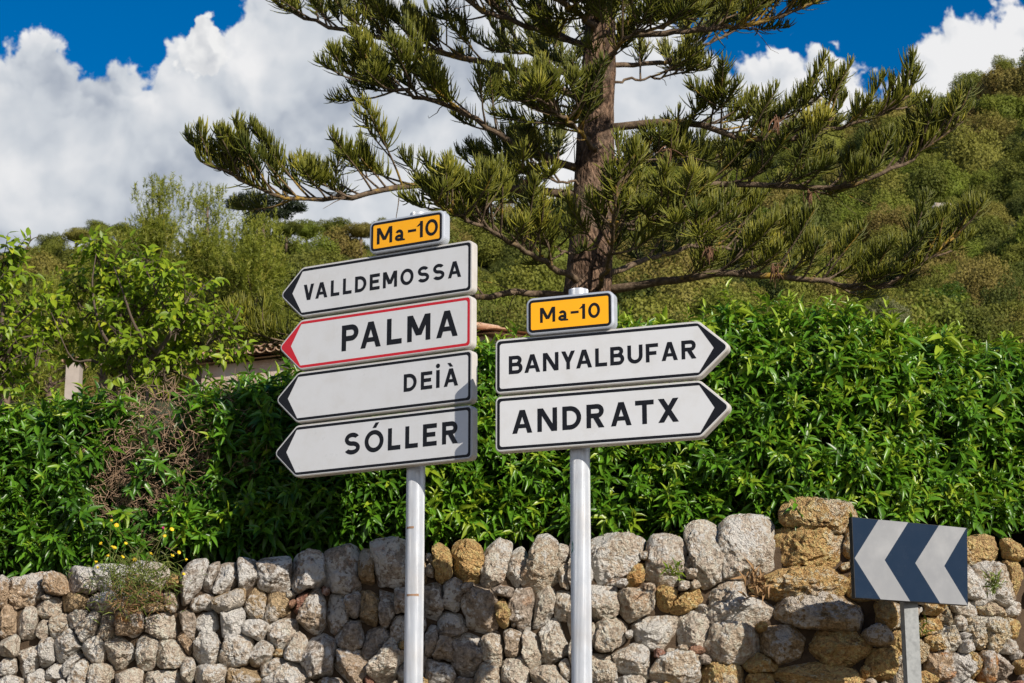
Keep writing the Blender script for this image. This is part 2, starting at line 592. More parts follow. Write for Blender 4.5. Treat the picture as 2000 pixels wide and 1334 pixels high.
M['pink'] = plain('magenta_petal', (0.55, 0.02, 0.22), 0.6, dirt=0.2)
M['green_paint'] = plain('green_paint', (0.01, 0.16, 0.11), 0.6, dirt=0.3)
M['rust'] = plain('rust_mark', (0.33, 0.20, 0.12), 0.8, dirt=0.6, scale=40)


def bark_mat():
    m, nt, b = mat_base('araucaria_bark')
    v = obj_coord(nt)
    mp = nd(nt, 'ShaderNodeMapping')
    mp.inputs['Scale'].default_value = (1, 1, 0.42)
    nt.links.new(v, mp.inputs[0])
    n1 = noise_f(nt, mp.outputs[0], 16.0, 8, 0.7, 0.6)
    n2 = noise_f(nt, v, 3.0, 4)
    vor = nd(nt, 'ShaderNodeTexVoronoi', feature='DISTANCE_TO_EDGE')
    setin(vor, Scale=24.0)
    nt.links.new(mp.outputs[0], vor.inputs['Vector'])
    c = mixc(nt, n1.step(0.38, 0.66), (0.048, 0.030, 0.021), (0.285, 0.185, 0.125))
    c = mixc(nt, n2.step(0.5, 0.75) * 0.5, c, (0.30, 0.235, 0.18))
    nt.links.new(c, b.inputs['Base Color'])
    b.inputs['Roughness'].default_value = 0.9
    b.inputs['Specular IOR Level'].default_value = 0.15
    bump(nt, b, n1 + S(nt, vor.outputs['Distance']) * 1.2, 1.0, 0.05)
    return m


def limb_mat():
    """thin limbs, brown, with crusts of orange-yellow lichen"""
    m, nt, b = mat_base('araucaria_limb')
    v = obj_coord(nt)
    n1 = noise_f(nt, v, 20.0, 6, 0.7)
    n2 = noise_f(nt, v, 2.4, 5, 0.65)
    c = mixc(nt, n1.step(0.35, 0.7), (0.085, 0.060, 0.040), (0.21, 0.155, 0.105))
    c = mixc(nt, (n2 + (n1 - 0.5) * 0.4).step(0.55, 0.66) * 0.85, c, (0.38, 0.245, 0.03))
    nt.links.new(c, b.inputs['Base Color'])
    b.inputs['Roughness'].default_value = 0.85
    b.inputs['Specular IOR Level'].default_value = 0.2
    bump(nt, b, n1, 0.8, 0.02)
    return m


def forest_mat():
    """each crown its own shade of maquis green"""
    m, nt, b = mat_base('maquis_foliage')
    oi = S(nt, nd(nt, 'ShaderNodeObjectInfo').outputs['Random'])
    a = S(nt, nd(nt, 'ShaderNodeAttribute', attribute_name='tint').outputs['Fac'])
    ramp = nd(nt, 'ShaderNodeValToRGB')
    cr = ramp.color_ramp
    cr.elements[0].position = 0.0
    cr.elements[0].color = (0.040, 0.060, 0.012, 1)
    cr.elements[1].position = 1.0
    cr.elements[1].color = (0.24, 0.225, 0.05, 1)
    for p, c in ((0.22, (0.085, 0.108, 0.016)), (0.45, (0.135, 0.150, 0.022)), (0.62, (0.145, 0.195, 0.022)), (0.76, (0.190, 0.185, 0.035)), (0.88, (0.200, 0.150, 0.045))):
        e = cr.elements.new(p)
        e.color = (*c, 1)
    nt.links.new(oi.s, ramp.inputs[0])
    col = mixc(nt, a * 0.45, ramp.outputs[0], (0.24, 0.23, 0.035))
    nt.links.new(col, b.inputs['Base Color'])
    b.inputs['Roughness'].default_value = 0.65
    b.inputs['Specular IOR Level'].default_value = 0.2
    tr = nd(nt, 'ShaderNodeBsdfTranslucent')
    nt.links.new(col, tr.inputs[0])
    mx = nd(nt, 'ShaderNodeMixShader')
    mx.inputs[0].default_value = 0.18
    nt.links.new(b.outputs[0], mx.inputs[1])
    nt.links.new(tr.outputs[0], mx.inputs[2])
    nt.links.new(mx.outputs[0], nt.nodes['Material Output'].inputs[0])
    return m


M['bark'] = bark_mat()
M['limb'] = limb_mat()
M['maquis'] = forest_mat()

# ------------------------------------------------------------------ terrain
WALL_Y = 12.5
CORNER = at(1745, 1180, WALL_Y)
RW_ANG = math.radians(24.0)
RW_DIR = Vector((math.cos(RW_ANG), math.sin(RW_ANG), 0))


def wall_y(x):
    return WALL_Y + np.maximum(0.0, np.asarray(x) - CORNER.x) * math.tan(RW_ANG)


SKY = [(-900, 520), (-300, 520), (0, 492), (60, 480), (95, 455), (150, 443), (240, 442), (330, 452), (430, 450), (540, 440), (620, 432),
       (720, 432), (790, 415), (870, 400), (1000, 388), (1110, 372), (1220, 348), (1270, 302), (1340, 268), (1420, 250),
       (1500, 237), (1600, 218), (1700, 203), (1765, 182), (1830, 152), (1900, 122), (1960, 98), (2000, 88), (2120, 60), (2600, 20), (3400, 60)]
SKP = np.array(SKY, float)


def tan_of_py(py):
    v = (667.0 - py) / FPX
    return (math.sin(PITCH) + v * math.cos(PITCH)) / (math.cos(PITCH) - v * math.sin(PITCH))


def px_of(x, y):
    return 1000.0 + FPX * (np.asarray(x) / np.asarray(y)) * 0.944


def ridge_dist(px):
    t = np.clip((px - 700) / 550.0, 0, 1)
    t = t * t * (3 - 2 * t)
    return 205 + t * 150


def terrain(x, y):
    x = np.asarray(x, float)
    y = np.maximum(np.asarray(y, float), 12.0)
    px = px_of(x, y)
    Ts = tan_of_py(np.interp(px, SKP[:, 0], SKP[:, 1]))
    D = ridge_dist(px)
    zr = CAMZ + D * Ts - 4.9
    Tr = (zr - CAMZ) / D
    yc = np.minimum(y, D)
    near = np.interp(yc, [12, 13, 20, 36, 60, 110], [0.135, 0.127, 0.118, 0.185, 0.212, 0.232])
    t = np.clip((yc - 110) / (D - 110), 0, 1)
    T = np.where(yc < 110, near, 0.232 + (Tr - 0.232) * t)
    z = CAMZ + yc * T - np.maximum(0, y - D) * 0.22
    return z


def build_ground():
    rows = np.concatenate([np.linspace(12.75, 20, 12), np.linspace(22, 60, 20), np.linspace(64, 400, 85), np.geomspace(420, 2600, 18)])
    cols = np.linspace(-1.0, 1.0, 121) * 0.62
    cols = np.concatenate([np.linspace(-2.0, -0.66, 14), cols, np.linspace(0.66, 2.0, 14)])
    V = []
    for r in rows:
        xs = cols * (r + 9)
        ys = np.maximum(np.full_like(xs, r), wall_y(xs) + 0.25) if r < 60 else np.full_like(xs, r)
        V.append(np.stack([xs, ys, terrain(xs, ys) + (0.0 if r > 60 else 0.0)], 1))
    V = np.concatenate(V)
    nc = len(cols)
    i, j = np.meshgrid(np.arange(len(rows) - 1), np.arange(nc - 1), indexing='ij')
    a = (i * nc + j).ravel()
    F = np.stack([a, a + 1, a + nc + 1, a + nc], 1)
    tag(link('hillside', np_mesh('hillside', V, F), M['scrub_soil']), kind='structure')
    # road side of the wall: one sheet that climbs gently from the camera to the wall foot
    xs = np.concatenate([np.linspace(-900, -30, 12), np.linspace(-25, 25, 41), np.linspace(30, 900, 12)])
    ys = np.concatenate([np.geomspace(900, 6, 14) * -1, np.linspace(-4, 10, 15), np.linspace(10.5, 13.2, 6), [14.5, 16, 19, 24]])
    X, Y = np.meshgrid(xs, ys)

    def zr(y):
        t = np.clip(y / 10.5, 0, 1)
        return 1.35 * t * t * (3 - 2 * t)
    Yc = np.minimum(Y, wall_y(X) + 0.2)
    V = np.stack([X, Yc, zr(Yc)], 2).reshape(-1, 3)
    nc = len(xs)
    i, j = np.meshgrid(np.arange(len(ys) - 1), np.arange(nc - 1), indexing='ij')
    a = (i * nc + j).ravel()
    F = np.stack([a, a + 1, a + nc + 1, a + nc], 1)
    tag(link('ground', np_mesh('ground', V, F), M['verge']), kind='structure')
    # asphalt laid on it
    xs = np.linspace(-60, 60, 61)
    ys = np.linspace(-6, 9.6, 32)
    X, Y = np.meshgrid(xs, ys)
    V = np.stack([X, Y, zr(Y) + 0.012], 2).reshape(-1, 3)
    nc = len(xs)
    i, j = np.meshgrid(np.arange(len(ys) - 1), np.arange(nc - 1), indexing='ij')
    a = (i * nc + j).ravel()
    F = np.stack([a, a + 1, a + nc + 1, a + nc], 1)
    tag(link('road', np_mesh('road', V, F), M['asphalt']), kind='structure')


build_ground()


# ------------------------------------------------------------------ dry stone walls
def plane_hit(px, py, P, n):
    d = px_dir(px, py)
    o = Vector((0, 0, CAMZ))
    t = (P - o).dot(n) / d.dot(n)
    return o + d * t


ICO = {}


def ico(sub):
    if sub in ICO:
        return ICO[sub]
    import bmesh
    bm = bmesh.new()
    bmesh.ops.create_icosphere(bm, subdivisions=sub, radius=1.0)
    V = np.array([v.co[:] for v in bm.verts])
    F = np.array([[v.index for v in f.verts] for f in bm.faces])
    bm.free()
    ICO[sub] = (V, F)
    return ICO[sub]


MK = {'g': 'stone_grey', 'l': 'stone_light', 'w': 'stone_white', 'y': 'stone_ochre', 'p': 'stone_porous', 'o': 'stone_orange', 'r': 'stone_red', 'd': 'stone_tan'}
# centre x, y, half width, half height, tilt (degrees clockwise), kind: stones of the long wall as they lie
STONES = """45 1149 36 33 0 o|2 1150 9 30 0 o|104 1140 27 20 0 o|158 1132 30 22 0 g|214 1128 34 23 0 w|90 1184 25 20 0 l|84 1165 12 6 0 l
140 1176 27 17 0 y|175 1174 11 21 20 w|214 1174 33 22 -15 w|10 1215 13 33 0 o|45 1215 21 34 0 l|77 1226 16 19 0 l|111 1220 21 27 0 l
144 1205 25 15 -35 l|170 1222 20 32 25 l|204 1222 19 30 15 l|251 1216 28 28 0 o|16 1259 18 24 0 l|51 1282 22 43 5 l|87 1273 16 32 0 l
124 1258 27 36 25 l|137 1292 14 30 35 l|182 1266 22 28 0 l|232 1275 30 38 0 l|282 1267 20 39 0 l|12 1300 15 19 0 l|18 1331 22 13 0 l
63 1322 19 19 0 l|99 1312 18 20 0 l|150 1310 19 28 10 l|195 1317 27 24 0 l|248 1322 26 24 0 l|312 1322 38 22 0 l|285 1125 36 26 0 l
264 1165 20 14 0 l|370 1133 22 45 35 w|330 1172 15 20 0 g|297 1181 24 10 0 y|312 1217 31 27 0 l|363 1215 14 42 -25 g|390 1172 20 17 0 w
401 1213 20 23 0 w|405 1125 12 33 10 g|440 1124 19 30 15 w|479 1116 21 27 0 w|446 1171 32 20 -25 y|494 1178 21 29 0 y|450 1213 28 29 0 w
494 1227 30 18 15 l|537 1119 36 30 0 w|329 1276 30 29 0 l|359 1254 11 26 -30 o|400 1268 30 34 30 l|462 1268 36 31 -20 l|507 1277 27 25 0 l
364 1306 14 27 0 l|408 1320 29 26 0 l|473 1322 35 22 0 y|530 1301 28 20 -25 l|598 1116 37 33 -15 w|667 1116 36 38 0 g|714 1108 18 34 0 y
760 1103 37 36 0 w|537 1184 23 31 15 y|586 1171 11 28 30 r|608 1194 26 44 0 g|655 1194 22 38 0 g|688 1178 16 25 15 g|722 1180 20 43 0 y
753 1180 16 40 0 g|782 1167 13 28 0 g|549 1229 26 34 20 l|576 1264 22 29 15 l|620 1281 33 46 10 g|683 1240 28 33 15 g|732 1254 24 36 25 g
777 1224 18 28 0 g|683 1294 36 36 0 g|752 1292 30 40 20 l|560 1318 46 28 0 l|646 1332 26 12 0 g|786 1314 12 22 0 l|812 1200 16 36 0 g
812 1110 18 34 0 y|812 1280 16 40 0 g|843 1170 18 40 0 g|864 1096 19 36 0 y|913 1097 28 38 0 y|968 1099 28 45 10 l|1008 1100 20 46 25 l
1060 1102 31 46 8 l|1102 1077 12 18 0 l|1103 1120 10 24 0 l|885 1157 20 32 0 g|913 1147 13 14 0 g|937 1191 33 48 -15 g|980 1196 14 28 -20 y
985 1152 22 10 10 g|1019 1187 22 44 0 g|1064 1184 20 50 20 l|1096 1179 16 33 0 l|882 1214 31 25 0 g|843 1246 12 32 0 g|867 1266 22 27 0 g
911 1277 31 45 0 g|963 1263 24 38 0 l|1002 1253 18 30 0 g|1041 1267 21 37 0 l|1083 1250 28 47 0 l|860 1310 27 28 0 g|951 1317 26 26 0 l
1006 1309 32 28 0 l|1070 1321 36 24 0 l|906 1332 20 12 0 g|1104 1305 12 22 0 l|1131 1100 22 40 0 l|1131 1200 20 42 0 l|1133 1285 20 40 0 l
1004 1217 6 6 0 w|1200 1091 48 38 0 l|1243 1118 15 34 35 y|1301 1103 36 42 20 l|1270 1146 13 9 0 l|1178 1175 28 36 0 l|1244 1177 35 33 0 l
1304 1162 20 26 0 y|1343 1170 36 22 -25 y|1196 1235 32 33 0 l|1158 1238 8 20 0 l|1280 1228 46 40 15 l|1358 1227 35 37 0 l|1240 1284 41 38 0 l
1178 1303 28 32 0 l|1288 1273 11 10 0 r|1362 1266 15 10 0 r|1325 1306 47 30 0 l|1240 1330 27 14 0 l|1229 1237 10 9 0 l|1374 1187 13 13 0 l
1338 1143 12 10 0 l|1388 1088 32 52 -8 l|1465 1080 55 52 0 l|1580 1070 80 36 0 y|1612 1006 54 27 0 y|1573 1136 88 32 -8 y|1620 1194 98 33 8 d
1426 1153 45 24 -10 l|1446 1190 59 27 0 l|1432 1254 52 38 0 l|1532 1252 40 41 20 d|1635 1262 66 38 15 y|1487 1292 35 20 0 y|1412 1318 48 26 0 y
1600 1318 75 26 0 y|1487 1325 26 16 0 y|1716 1240 26 24 0 d|1729 1297 32 35 0 y|1692 1312 9 13 0 y|1733 1195 20 24 0 y|1705 1060 48 32 0 y
1710 1130 44 34 0 y"""
RSTONES = """1937 1075 50 26 0 y|1992 1072 16 20 0 y|1908 1135 22 38 0 l|1950 1135 36 45 0 l|1990 1128 16 42 0 y|1908 1186 18 16 0 l|1953 1190 26 18 0 y
1990 1190 14 16 0 l|1803 1192 14 15 0 l|1830 1188 17 12 0 y|1862 1202 18 17 0 p|1828 1222 18 20 0 y|1801 1219 12 13 0 l|1869 1244 18 28 0 p
1920 1234 19 32 0 p|1953 1232 20 40 -15 p|1986 1261 15 15 0 l|1897 1263 13 16 0 l|1835 1252 14 18 0 y|1806 1270 16 34 0 p|1850 1302 23 33 0 o
1897 1300 24 27 -20 g|1919 1290 12 34 0 y|1944 1302 18 33 0 o|1976 1303 22 28 0 g|1822 1324 26 14 0 y|1986 1224 14 22 0 y|1895 1215 12 12 0 l
1772 1200 14 26 0 p|1776 1250 14 30 0 y|1774 1310 16 30 0 l|1785 1150 20 26 0 y|1830 1145 24 28 0 l|1872 1150 18 26 0 y|1790 1075 38 32 0 y
1862 1080 34 30 0 y"""


def parse(t):
    out = []
    for q in t.replace('\n', '|').split('|'):
        q = q.split()
        out.append((*map(float, q[:5]), 'd' if q[5] == 'y' and float(q[0]) < 840 else q[5]))
    return out


def build_wall(name, label, P0, e1, stones, lim, core_fn):
    n = Vector((e1.y, -e1.x, 0))              # towards the road
    root = empty(name, (P0.x, P0.y, 1.3), label, 'wall')
    rec = []
    for (px, py, rx, ry, ang, k) in stones:
        q = plane_hit(px, py, P0, n)
        q2 = plane_hit(px + 1, py, P0, n)
        q3 = plane_hit(px, py + 1, P0, n)
        kx = (q2 - q).length
        kz = (q3 - q).length
        a = math.radians(ang)
        rec.append(((q - P0).dot(e1), q.z, rx * kx, ry * kz, -a, k, True))
    # the courses run on beyond the picture in the same manner
    seen = np.array([(r[0], r[1]) for r in rec])
    smin, smax = lim
    z = 1.45
    row = 0
    while z < 3.65:
        h = random.uniform(0.10, 0.15)
        s = smin + random.uniform(0, 0.15)
        while s < smax:
            w = random.uniform(0.07, 0.13)
            topz = core_fn(s)
            if z + h * 0.5 < topz:
                c = (s + w, z + random.uniform(-0.03, 0.03) + h * 0.5)
                inside = min(np.hypot(seen[:, 0] - c[0], seen[:, 1] - c[1])) < 0.20
                vis = (seen[:, 0].min() < c[0] < seen[:, 0].max()) and c[1] > 2.66
                if not inside and not vis:
                    rec.append((*c, w, h * 0.62, random.uniform(-0.3, 0.3), random.choice('lllggwyy'), False))
            s += 2 * w
        z += h * 1.15
        row += 1
    # wedge stones pinned into the open joints
    C = np.array([r[:5] for r in rec])
    vis = C[[i for i, r in enumerate(rec) if r[6]]]
    got = []
    for t in range(9000):
        if len(got) >= 60:
            break
        c = (random.uniform(vis[:, 0].min(), vis[:, 0].max()), random.uniform(2.60, 3.50))
        if c[1] > core_fn(c[0]) - 0.06:
            continue
        mj = ((np.abs(c[0] - C[:, 0]) / C[:, 2]) ** 2.9 + (np.abs(c[1] - C[:, 1]) / C[:, 3]) ** 2.9) ** (1 / 2.9)
        gapm = ((mj - 1) * np.minimum(C[:, 2], C[:, 3])).min()
        if gapm > 0.016 and all(math.hypot(c[0] - q[0], c[1] - q[1]) > 0.06 for q in got):
            got.append(c)
            rec.append((*c, gapm + random.uniform(.008, .02), gapm + random.uniform(.004, .014), random.uniform(-.6, .6), random.choice('lllgwyr'), True))
    C = np.array([r[:5] for r in rec])
    NA = 36
    th = np.linspace(0, 2 * math.pi, NA, endpoint=False)
    rad = np.linspace(0.15, 1.6, 90)
    extra = []
    for i, r in enumerate(rec):
        cx, cz, rx, rz, a, k, main = r
        size_ = math.sqrt(rx * rz)
        # outline: the ellipse, cut where a neighbour's ellipse comes closer
        pe = 2.9
        sup_ = (np.abs(np.cos(th)) ** pe + np.abs(np.sin(th)) ** pe) ** (-1 / pe)
        ex, ez = np.cos(th) * rx * sup_, np.sin(th) * rz * sup_
        dx = ex * math.cos(a) - ez * math.sin(a)
        dz = ex * math.sin(a) + ez * math.cos(a)
        PX = cx + dx[:, None] * rad
        PZ = cz + dz[:, None] * rad
        near = np.where((np.hypot(C[:, 0] - cx, C[:, 1] - cz) < 0.75) & (np.arange(len(C)) != i))[0]
        best = np.full(PX.shape, 9.0)
        for j in near:
            ux, uz = PX - C[j, 0], PZ - C[j, 1]
            cj, sj = math.cos(-C[j, 4]), math.sin(-C[j, 4])
            mj = (np.abs((ux * cj - uz * sj) / C[j, 2]) ** pe + np.abs((ux * sj + uz * cj) / C[j, 3]) ** pe) ** (1 / pe)
            best = np.minimum(best, mj)
        ok = rad[None, :] < best
        cut = np.where(ok.all(1), rad[-1], rad[np.argmin(ok, axis=1)])
        cut = np.maximum(cut, 0.35)
        lim_ = (1.5 if size_ > 0.115 else 1.3) if main else 1.28
        cut = np.minimum(cut, lim_)
        cut = (np.roll(cut, 1) + 4 * cut + np.roll(cut, -1)) / 6 * (1 + 0.05 * np.sin(th * 3 + i) + 0.04 * np.sin(th * 5 + i * 2.3))
        cut = np.minimum(cut, lim_)
        size = math.sqrt(rx * rz)
        cut = cut * 0.985 - 0.0035 / size
        OX, OZ = dx * cut, dz * cut
        rnd = random.Random(i * 31 + 5)
        V, F = ico((5 if size > 0.088 else 4) if main else 3)
        tt = np.arccos(np.clip(V[:, 2], -1, 1))
        t2 = math.pi * (tt / math.pi) ** 1.45
        sc_ = np.sin(t2) / np.maximum(np.sin(tt), 1e-6)
        V = np.stack([V[:, 0] * sc_, V[:, 1] * sc_, np.cos(t2)], 1)
        D = 0.62 * size + 0.045
        phi = np.arctan2(V[:, 1], V[:, 0]) % (2 * math.pi)
        f = phi / (2 * math.pi) * NA
        i0 = np.floor(f).astype(int) % NA
        fr = f - np.floor(f)
        bx = OX[i0] * (1 - fr) + OX[(i0 + 1) % NA] * fr
        bz = OZ[i0] * (1 - fr) + OZ[(i0 + 1) % NA] * fr
        rho = np.hypot(V[:, 0], V[:, 1])
        lat = rho ** 0.40
        c = np.sign(V[:, 2]) * np.abs(V[:, 2]) ** 0.55
        p = np.stack([bx * lat, bz * lat, c * D], 1)
        for q in range(15):          # hewn facets
            wd = 0.55 if q < 7 else 1.0
            nn = np.array([rnd.gauss(0, wd), rnd.gauss(0.1, wd), abs(rnd.gauss(0.7, 0.3)) + 0.15])
            nn /= np.linalg.norm(nn)
            sup = (p @ nn).max()
            dcut = sup * rnd.uniform(0.60, 0.88)
            ov = np.maximum(0, p @ nn - dcut)
            p = p - np.outer(ov * 0.96, nn)
        rough = {'y': 1.5, 'p': 1.9, 'o': 1.2}.get(k, 1.0)
        off = rnd.uniform(0, 100)
        dirs = p / (np.linalg.norm(p, axis=1, keepdims=True) + 1e-9)
        disp = np.empty(len(p))
        s1, s2, s3 = 2.6 / size * 0.5, 6.0 / size * 0.5, 26.0
        for m_, q in enumerate(p):
            v1 = mnoise.fractal(Vector((q[0] * s1 + off, q[1] * s1, q[2] * s1 + off)), 1.0, 2.2, 3)
            v2 = mnoise.ridged_multi_fractal(Vector((q[0] * s2, q[1] * s2 + off, q[2] * s2)), 0.9, 2.1, 3, 1.0, 2.0)
            v3 = mnoise.turbulence(Vector((q[0] * s3 + off, q[1] * s3, q[2] * s3)), 3, True)
            disp[m_] = v1 * 0.14 + (v2 - 1.1) * 0.085 * rough - (v3 - 0.5) * 0.015 / size * rough
        damp = np.clip((p[:, 2] / D + 0.5), 0.25, 1)
        p = p + dirs * (disp * size * damp)[:, None]
        p[:, :2] *= 1.07 if size < 0.115 else 1.12
        push = rnd.uniform(-0.04, 0.045) - 0.42 * D
        lean = -0.03 * (cz - 2.0)
        W = (np.outer(p[:, 0], np.array(e1)) + np.outer(p[:, 1], (0, 0, 1)) + np.outer(p[:, 2] + push + lean, np.array(n)))
        base = P0 + e1 * cx
        ctr = Vector((base.x, base.y, cz))
        if main or (cz > 2.35 and smin + 0.2 < cx < smax - 0.2 and len([1 for q in root.children]) < 285):
            o = link('stone', np_mesh('stone', W, None, F), M[MK[k]], root)
            o.location = ctr
        else:
            extra.append((W + np.array(ctr), F))
    if extra:
        n0, VV, FF = 0, [], []
        for W, F in extra:
            VV.append(W)
            FF.append(F + n0)
            n0 += len(W)
        o = link('lower_stones', np_mesh('lower_stones', np.concatenate(VV), None, np.concatenate(FF)), M['stone_light'], root)
        tag(o, kind='stuff')
    # earth and rubble heart, coloured dark to imitate shade in the joints
    mb = MB()
    N = 60
    for i in range(N):
        for w_ in range(3):
            pass
    ss = np.linspace(smin, smax, N)
    cols = []
    for s in ss:
        b = P0 + e1 * s
        tz = core_fn(s) - 0.10 + 0.02 * mnoise.noise(Vector((s * 4, 0, 3)))
        f0 = b - n * 0.125
        f1 = b - n * 0.50
        cols.append([(f0.x, f0.y, 1.25), (f0.x, f0.y, tz), (f1.x, f1.y, tz), (f1.x, f1.y, 1.25)])
    for a, c in zip(cols[:-1], cols[1:]):
        for k in range(3):
            mb.poly([a[k], a[k + 1], c[k + 1], c[k]])
    mb.build('rubble_heart', M['earth'], root)
    return root


WTOP = np.array([(-400, 1140), (0, 1121), (200, 1110), (400, 1094), (560, 1088), (700, 1076), (860, 1064), (1100, 1056), (1250, 1058), (1340, 1060), (1380, 1040), (1500, 1030), (1745, 1038)], float)


def main_top(s):
    x = CORNER.x + s
    px = 1000 + FPX * (x / WALL_Y) * 0.985
    py = np.interp(px, WTOP[:, 0], WTOP[:, 1])
    return at(px, py, WALL_Y).z


RTOPZ = at(1760, 1040, WALL_Y).z


def right_top(s):
    return RTOPZ - 0.03 * s


P_CORNER = Vector((CORNER.x, WALL_Y, 0))
build_wall('dry_stone_wall', 'long grey dry stone wall under the hedge behind the signposts', P_CORNER, Vector((1, 0, 0)), parse(STONES), (-6.6, -0.02), main_top)
build_wall('corner_stone_wall', 'sunlit ochre dry stone wall turning the corner behind the chevron sign', P_CORNER, RW_DIR, parse(RSTONES), (0.06, 2.0), right_top)


# ------------------------------------------------------------------ lettering
def arc(cx, cy, rx, ry, a0, a1, s, n=14):
    out = []
    for i in range(n):
        t0 = math.radians(a0 + (a1 - a0) * i / n)
        t1 = math.radians(a0 + (a1 - a0) * (i + 1) / n)
        q = []
        for (t, k) in ((t0, 0), (t1, 0), (t1, s), (t0, s)):
            q.append((cx + (rx - k) * math.cos(t), cy + (ry - k) * math.sin(t)))
        out.append(q)
    return out


def bar(x0, y0, x1, y1):
    return [[(x0, y0), (x1, y0), (x1, y1), (x0, y1)]]


def sl(x0, y0, x1, y1, w):
    h = w / 2
    return [[(x0 - h, y0), (x0 + h, y0), (x1 + h, y1), (x1 - h, y1)]]


def glyph(ch, w, h, s):
    """strokes (each a list of convex quads) of a road-sign capital in a w x h box"""
    if ch == 'L': return [bar(0, 0, s, h), bar(s, 0, w, s)]
    if ch == 'E': return [bar(0, 0, s, h), bar(s, 0, w, s), bar(s, h - s, w, h), bar(s, (h - s) * .52, w * .9, (h - s) * .52 + s)]
    if ch == 'F': return [bar(0, 0, s, h), bar(s, h - s, w, h), bar(s, (h - s) * .48, w * .86, (h - s) * .48 + s)]
    if ch == 'T': return [bar(0, h - s, w, h), bar((w - s) / 2, 0, (w + s) / 2, h - s)]
    if ch == 'I': return [bar(0, 0, w, h), arc(w / 2, h + w * 1.05, w * .58, w * .58, 0, 360, w * .575, 16)]
    if ch in 'OÓ0':
        r = [arc(w / 2, h / 2, w / 2, h / 2 * 1.015, 0, 360, s, 36)]
        if ch == 'Ó': r.append(sl(w * .50, h * 1.10, w * .66, h * 1.34, s * .95))
        return r
    if ch in 'AÀ':
        k = s * 1.08
        r = [sl(k / 2, 0, w / 2 - s * .06, h, k), sl(w - k / 2, 0, w / 2 + s * .06, h, k), bar(w * .24, h * .22, w * .76, h * .22 + s * .88)]
        if ch == 'À': r.append(sl(w * .54, h * 1.10, w * .36, h * 1.32, s * .95))
        return r
    if ch == 'V':
        k = s * 1.1
        return [sl(w / 2 - s * .06, 0, k / 2, h, k), sl(w / 2 + s * .06, 0, w - k / 2, h, k)]
    if ch == 'X':
        k = s * 1.25
        return [sl(k / 2, 0, w - k / 2, h, k), sl(w - k / 2, 0, k / 2, h, k)]
    if ch == 'Y':
        k = s * 1.15
        return [sl(w / 2, h * .40, k / 2, h, k), sl(w / 2, h * .40, w - k / 2, h, k), bar((w - s) / 2, 0, (w + s) / 2, h * .44)]
    if ch == 'N': return [bar(0, 0, s, h), bar(w - s, 0, w, h), sl(w - s * .62, 0, s * .62, h, s * 1.22)]
    if ch == 'M':
        k = s * 1.18
        return [bar(0, 0, s, h), bar(w - s, 0, w, h), sl(w / 2, h * .22, s * .6, h, k), sl(w / 2, h * .22, w - s * .6, h, k)]
    if ch == 'U': return [bar(0, w / 2, s, h), bar(w - s, w / 2, w, h), arc(w / 2, w / 2, w / 2, w / 2, 180, 360, s, 18)]
    if ch == 'D':
        rx = w * .60
        return [bar(0, 0, s, h), bar(s, h - s, w - rx, h), bar(s, 0, w - rx, s), arc(w - rx, h / 2, rx, h / 2, -90, 90, s, 20)]
    if ch in 'PR':
        b = h * (.47 if ch == 'R' else .43)
        ry = (h - b + s * .3) / 2
        rx = min(ry, w * .55)
        cy = h - ry
        r = [bar(0, 0, s, h), bar(s, h - s, w * .97 - rx, h), bar(s, h - 2 * ry, w * .97 - rx, h - 2 * ry + s), arc(w * .97 - rx, cy, rx, ry, -90, 90, s, 16)]
        if ch == 'R': r.append(sl(w - s * .62, 0, w * .47, h - 2 * ry + s * .5, s * 1.22))
        return r
    if ch == 'B':
        r1, r2 = (h * .48 + s * .25) / 2, (h * .52 + s * .5) / 2
        x1, x2 = w * .93 - r1, w - r2
        x1 = max(x1, s)
        x2 = max(x2, s)
        return [bar(0, 0, s, h), bar(s, h - s, x1, h), bar(s, 0, x2, s), bar(s, 2 * r2 - s, max(x1, x2), 2 * r2),
                arc(x1, h - r1, w * .93 - x1, r1, -90, 90, s, 14), arc(x2, r2, w - x2, r2, -90, 90, s, 14)]
    if ch == 'S':
        q = (h + s) / 4
        return [arc(w / 2, h - q, w * .47, q, 28, 272, s, 20), arc(w / 2, q, w / 2, q, 92, -152, s, 20)]
    if ch == 'a':
        H = h
        return [bar(w * .74 - s, 0, w * .74, H * .62), arc(w * .37, H * .28, w * .37, H * .28, 0, 360, s * .92, 24),
                arc(w * .38, H * .58, w * .36, H * .40, 0, 150, s * .92, 14), arc(w * .74 + s * .18, s * .62, s * 1.15, s * .62, 180, 300, s * .55, 8)]
    if ch == '-': return [bar(0, h * .42, w, h * .42 + s * .85)]
    if ch == '1': return [bar(w - s * 1.05, 0, w, h), sl(0 + s * .3, h * .70, w - s * .6, h * .90, s * .9)]
    return [bar(0, 0, w, h)]


def round_poly(pts, radii, n=6):
    """rounds the corners of a convex polygon (list of 2-D tuples)"""
    out = []
    m = len(pts)
    for i in range(m):
        a, b, c = Vector(pts[i - 1]), Vector(pts[i]), Vector(pts[(i + 1) % m])
        r = radii[i]
        if r <= 0:
            out.append(tuple(b))
            continue
        u, v = (a - b).normalized(), (c - b).normalized()
        ang = u.angle(v)
        t = r / math.tan(ang / 2)
        p0, p1 = b + u * t, b + v * t
        ctr = b + (u + v).normalized() * (r / math.sin(ang / 2))
        a0 = math.atan2(p0.y - ctr.y, p0.x - ctr.x)
        a1 = math.atan2(p1.y - ctr.y, p1.x - ctr.x)
        d = (a1 - a0 + math.pi) % (2 * math.pi) - math.pi
        for k in range(n + 1):
            w = a0 + d * k / n
            out.append((ctr.x + r * math.cos(w), ctr.y + r * math.sin(w)))
    return out


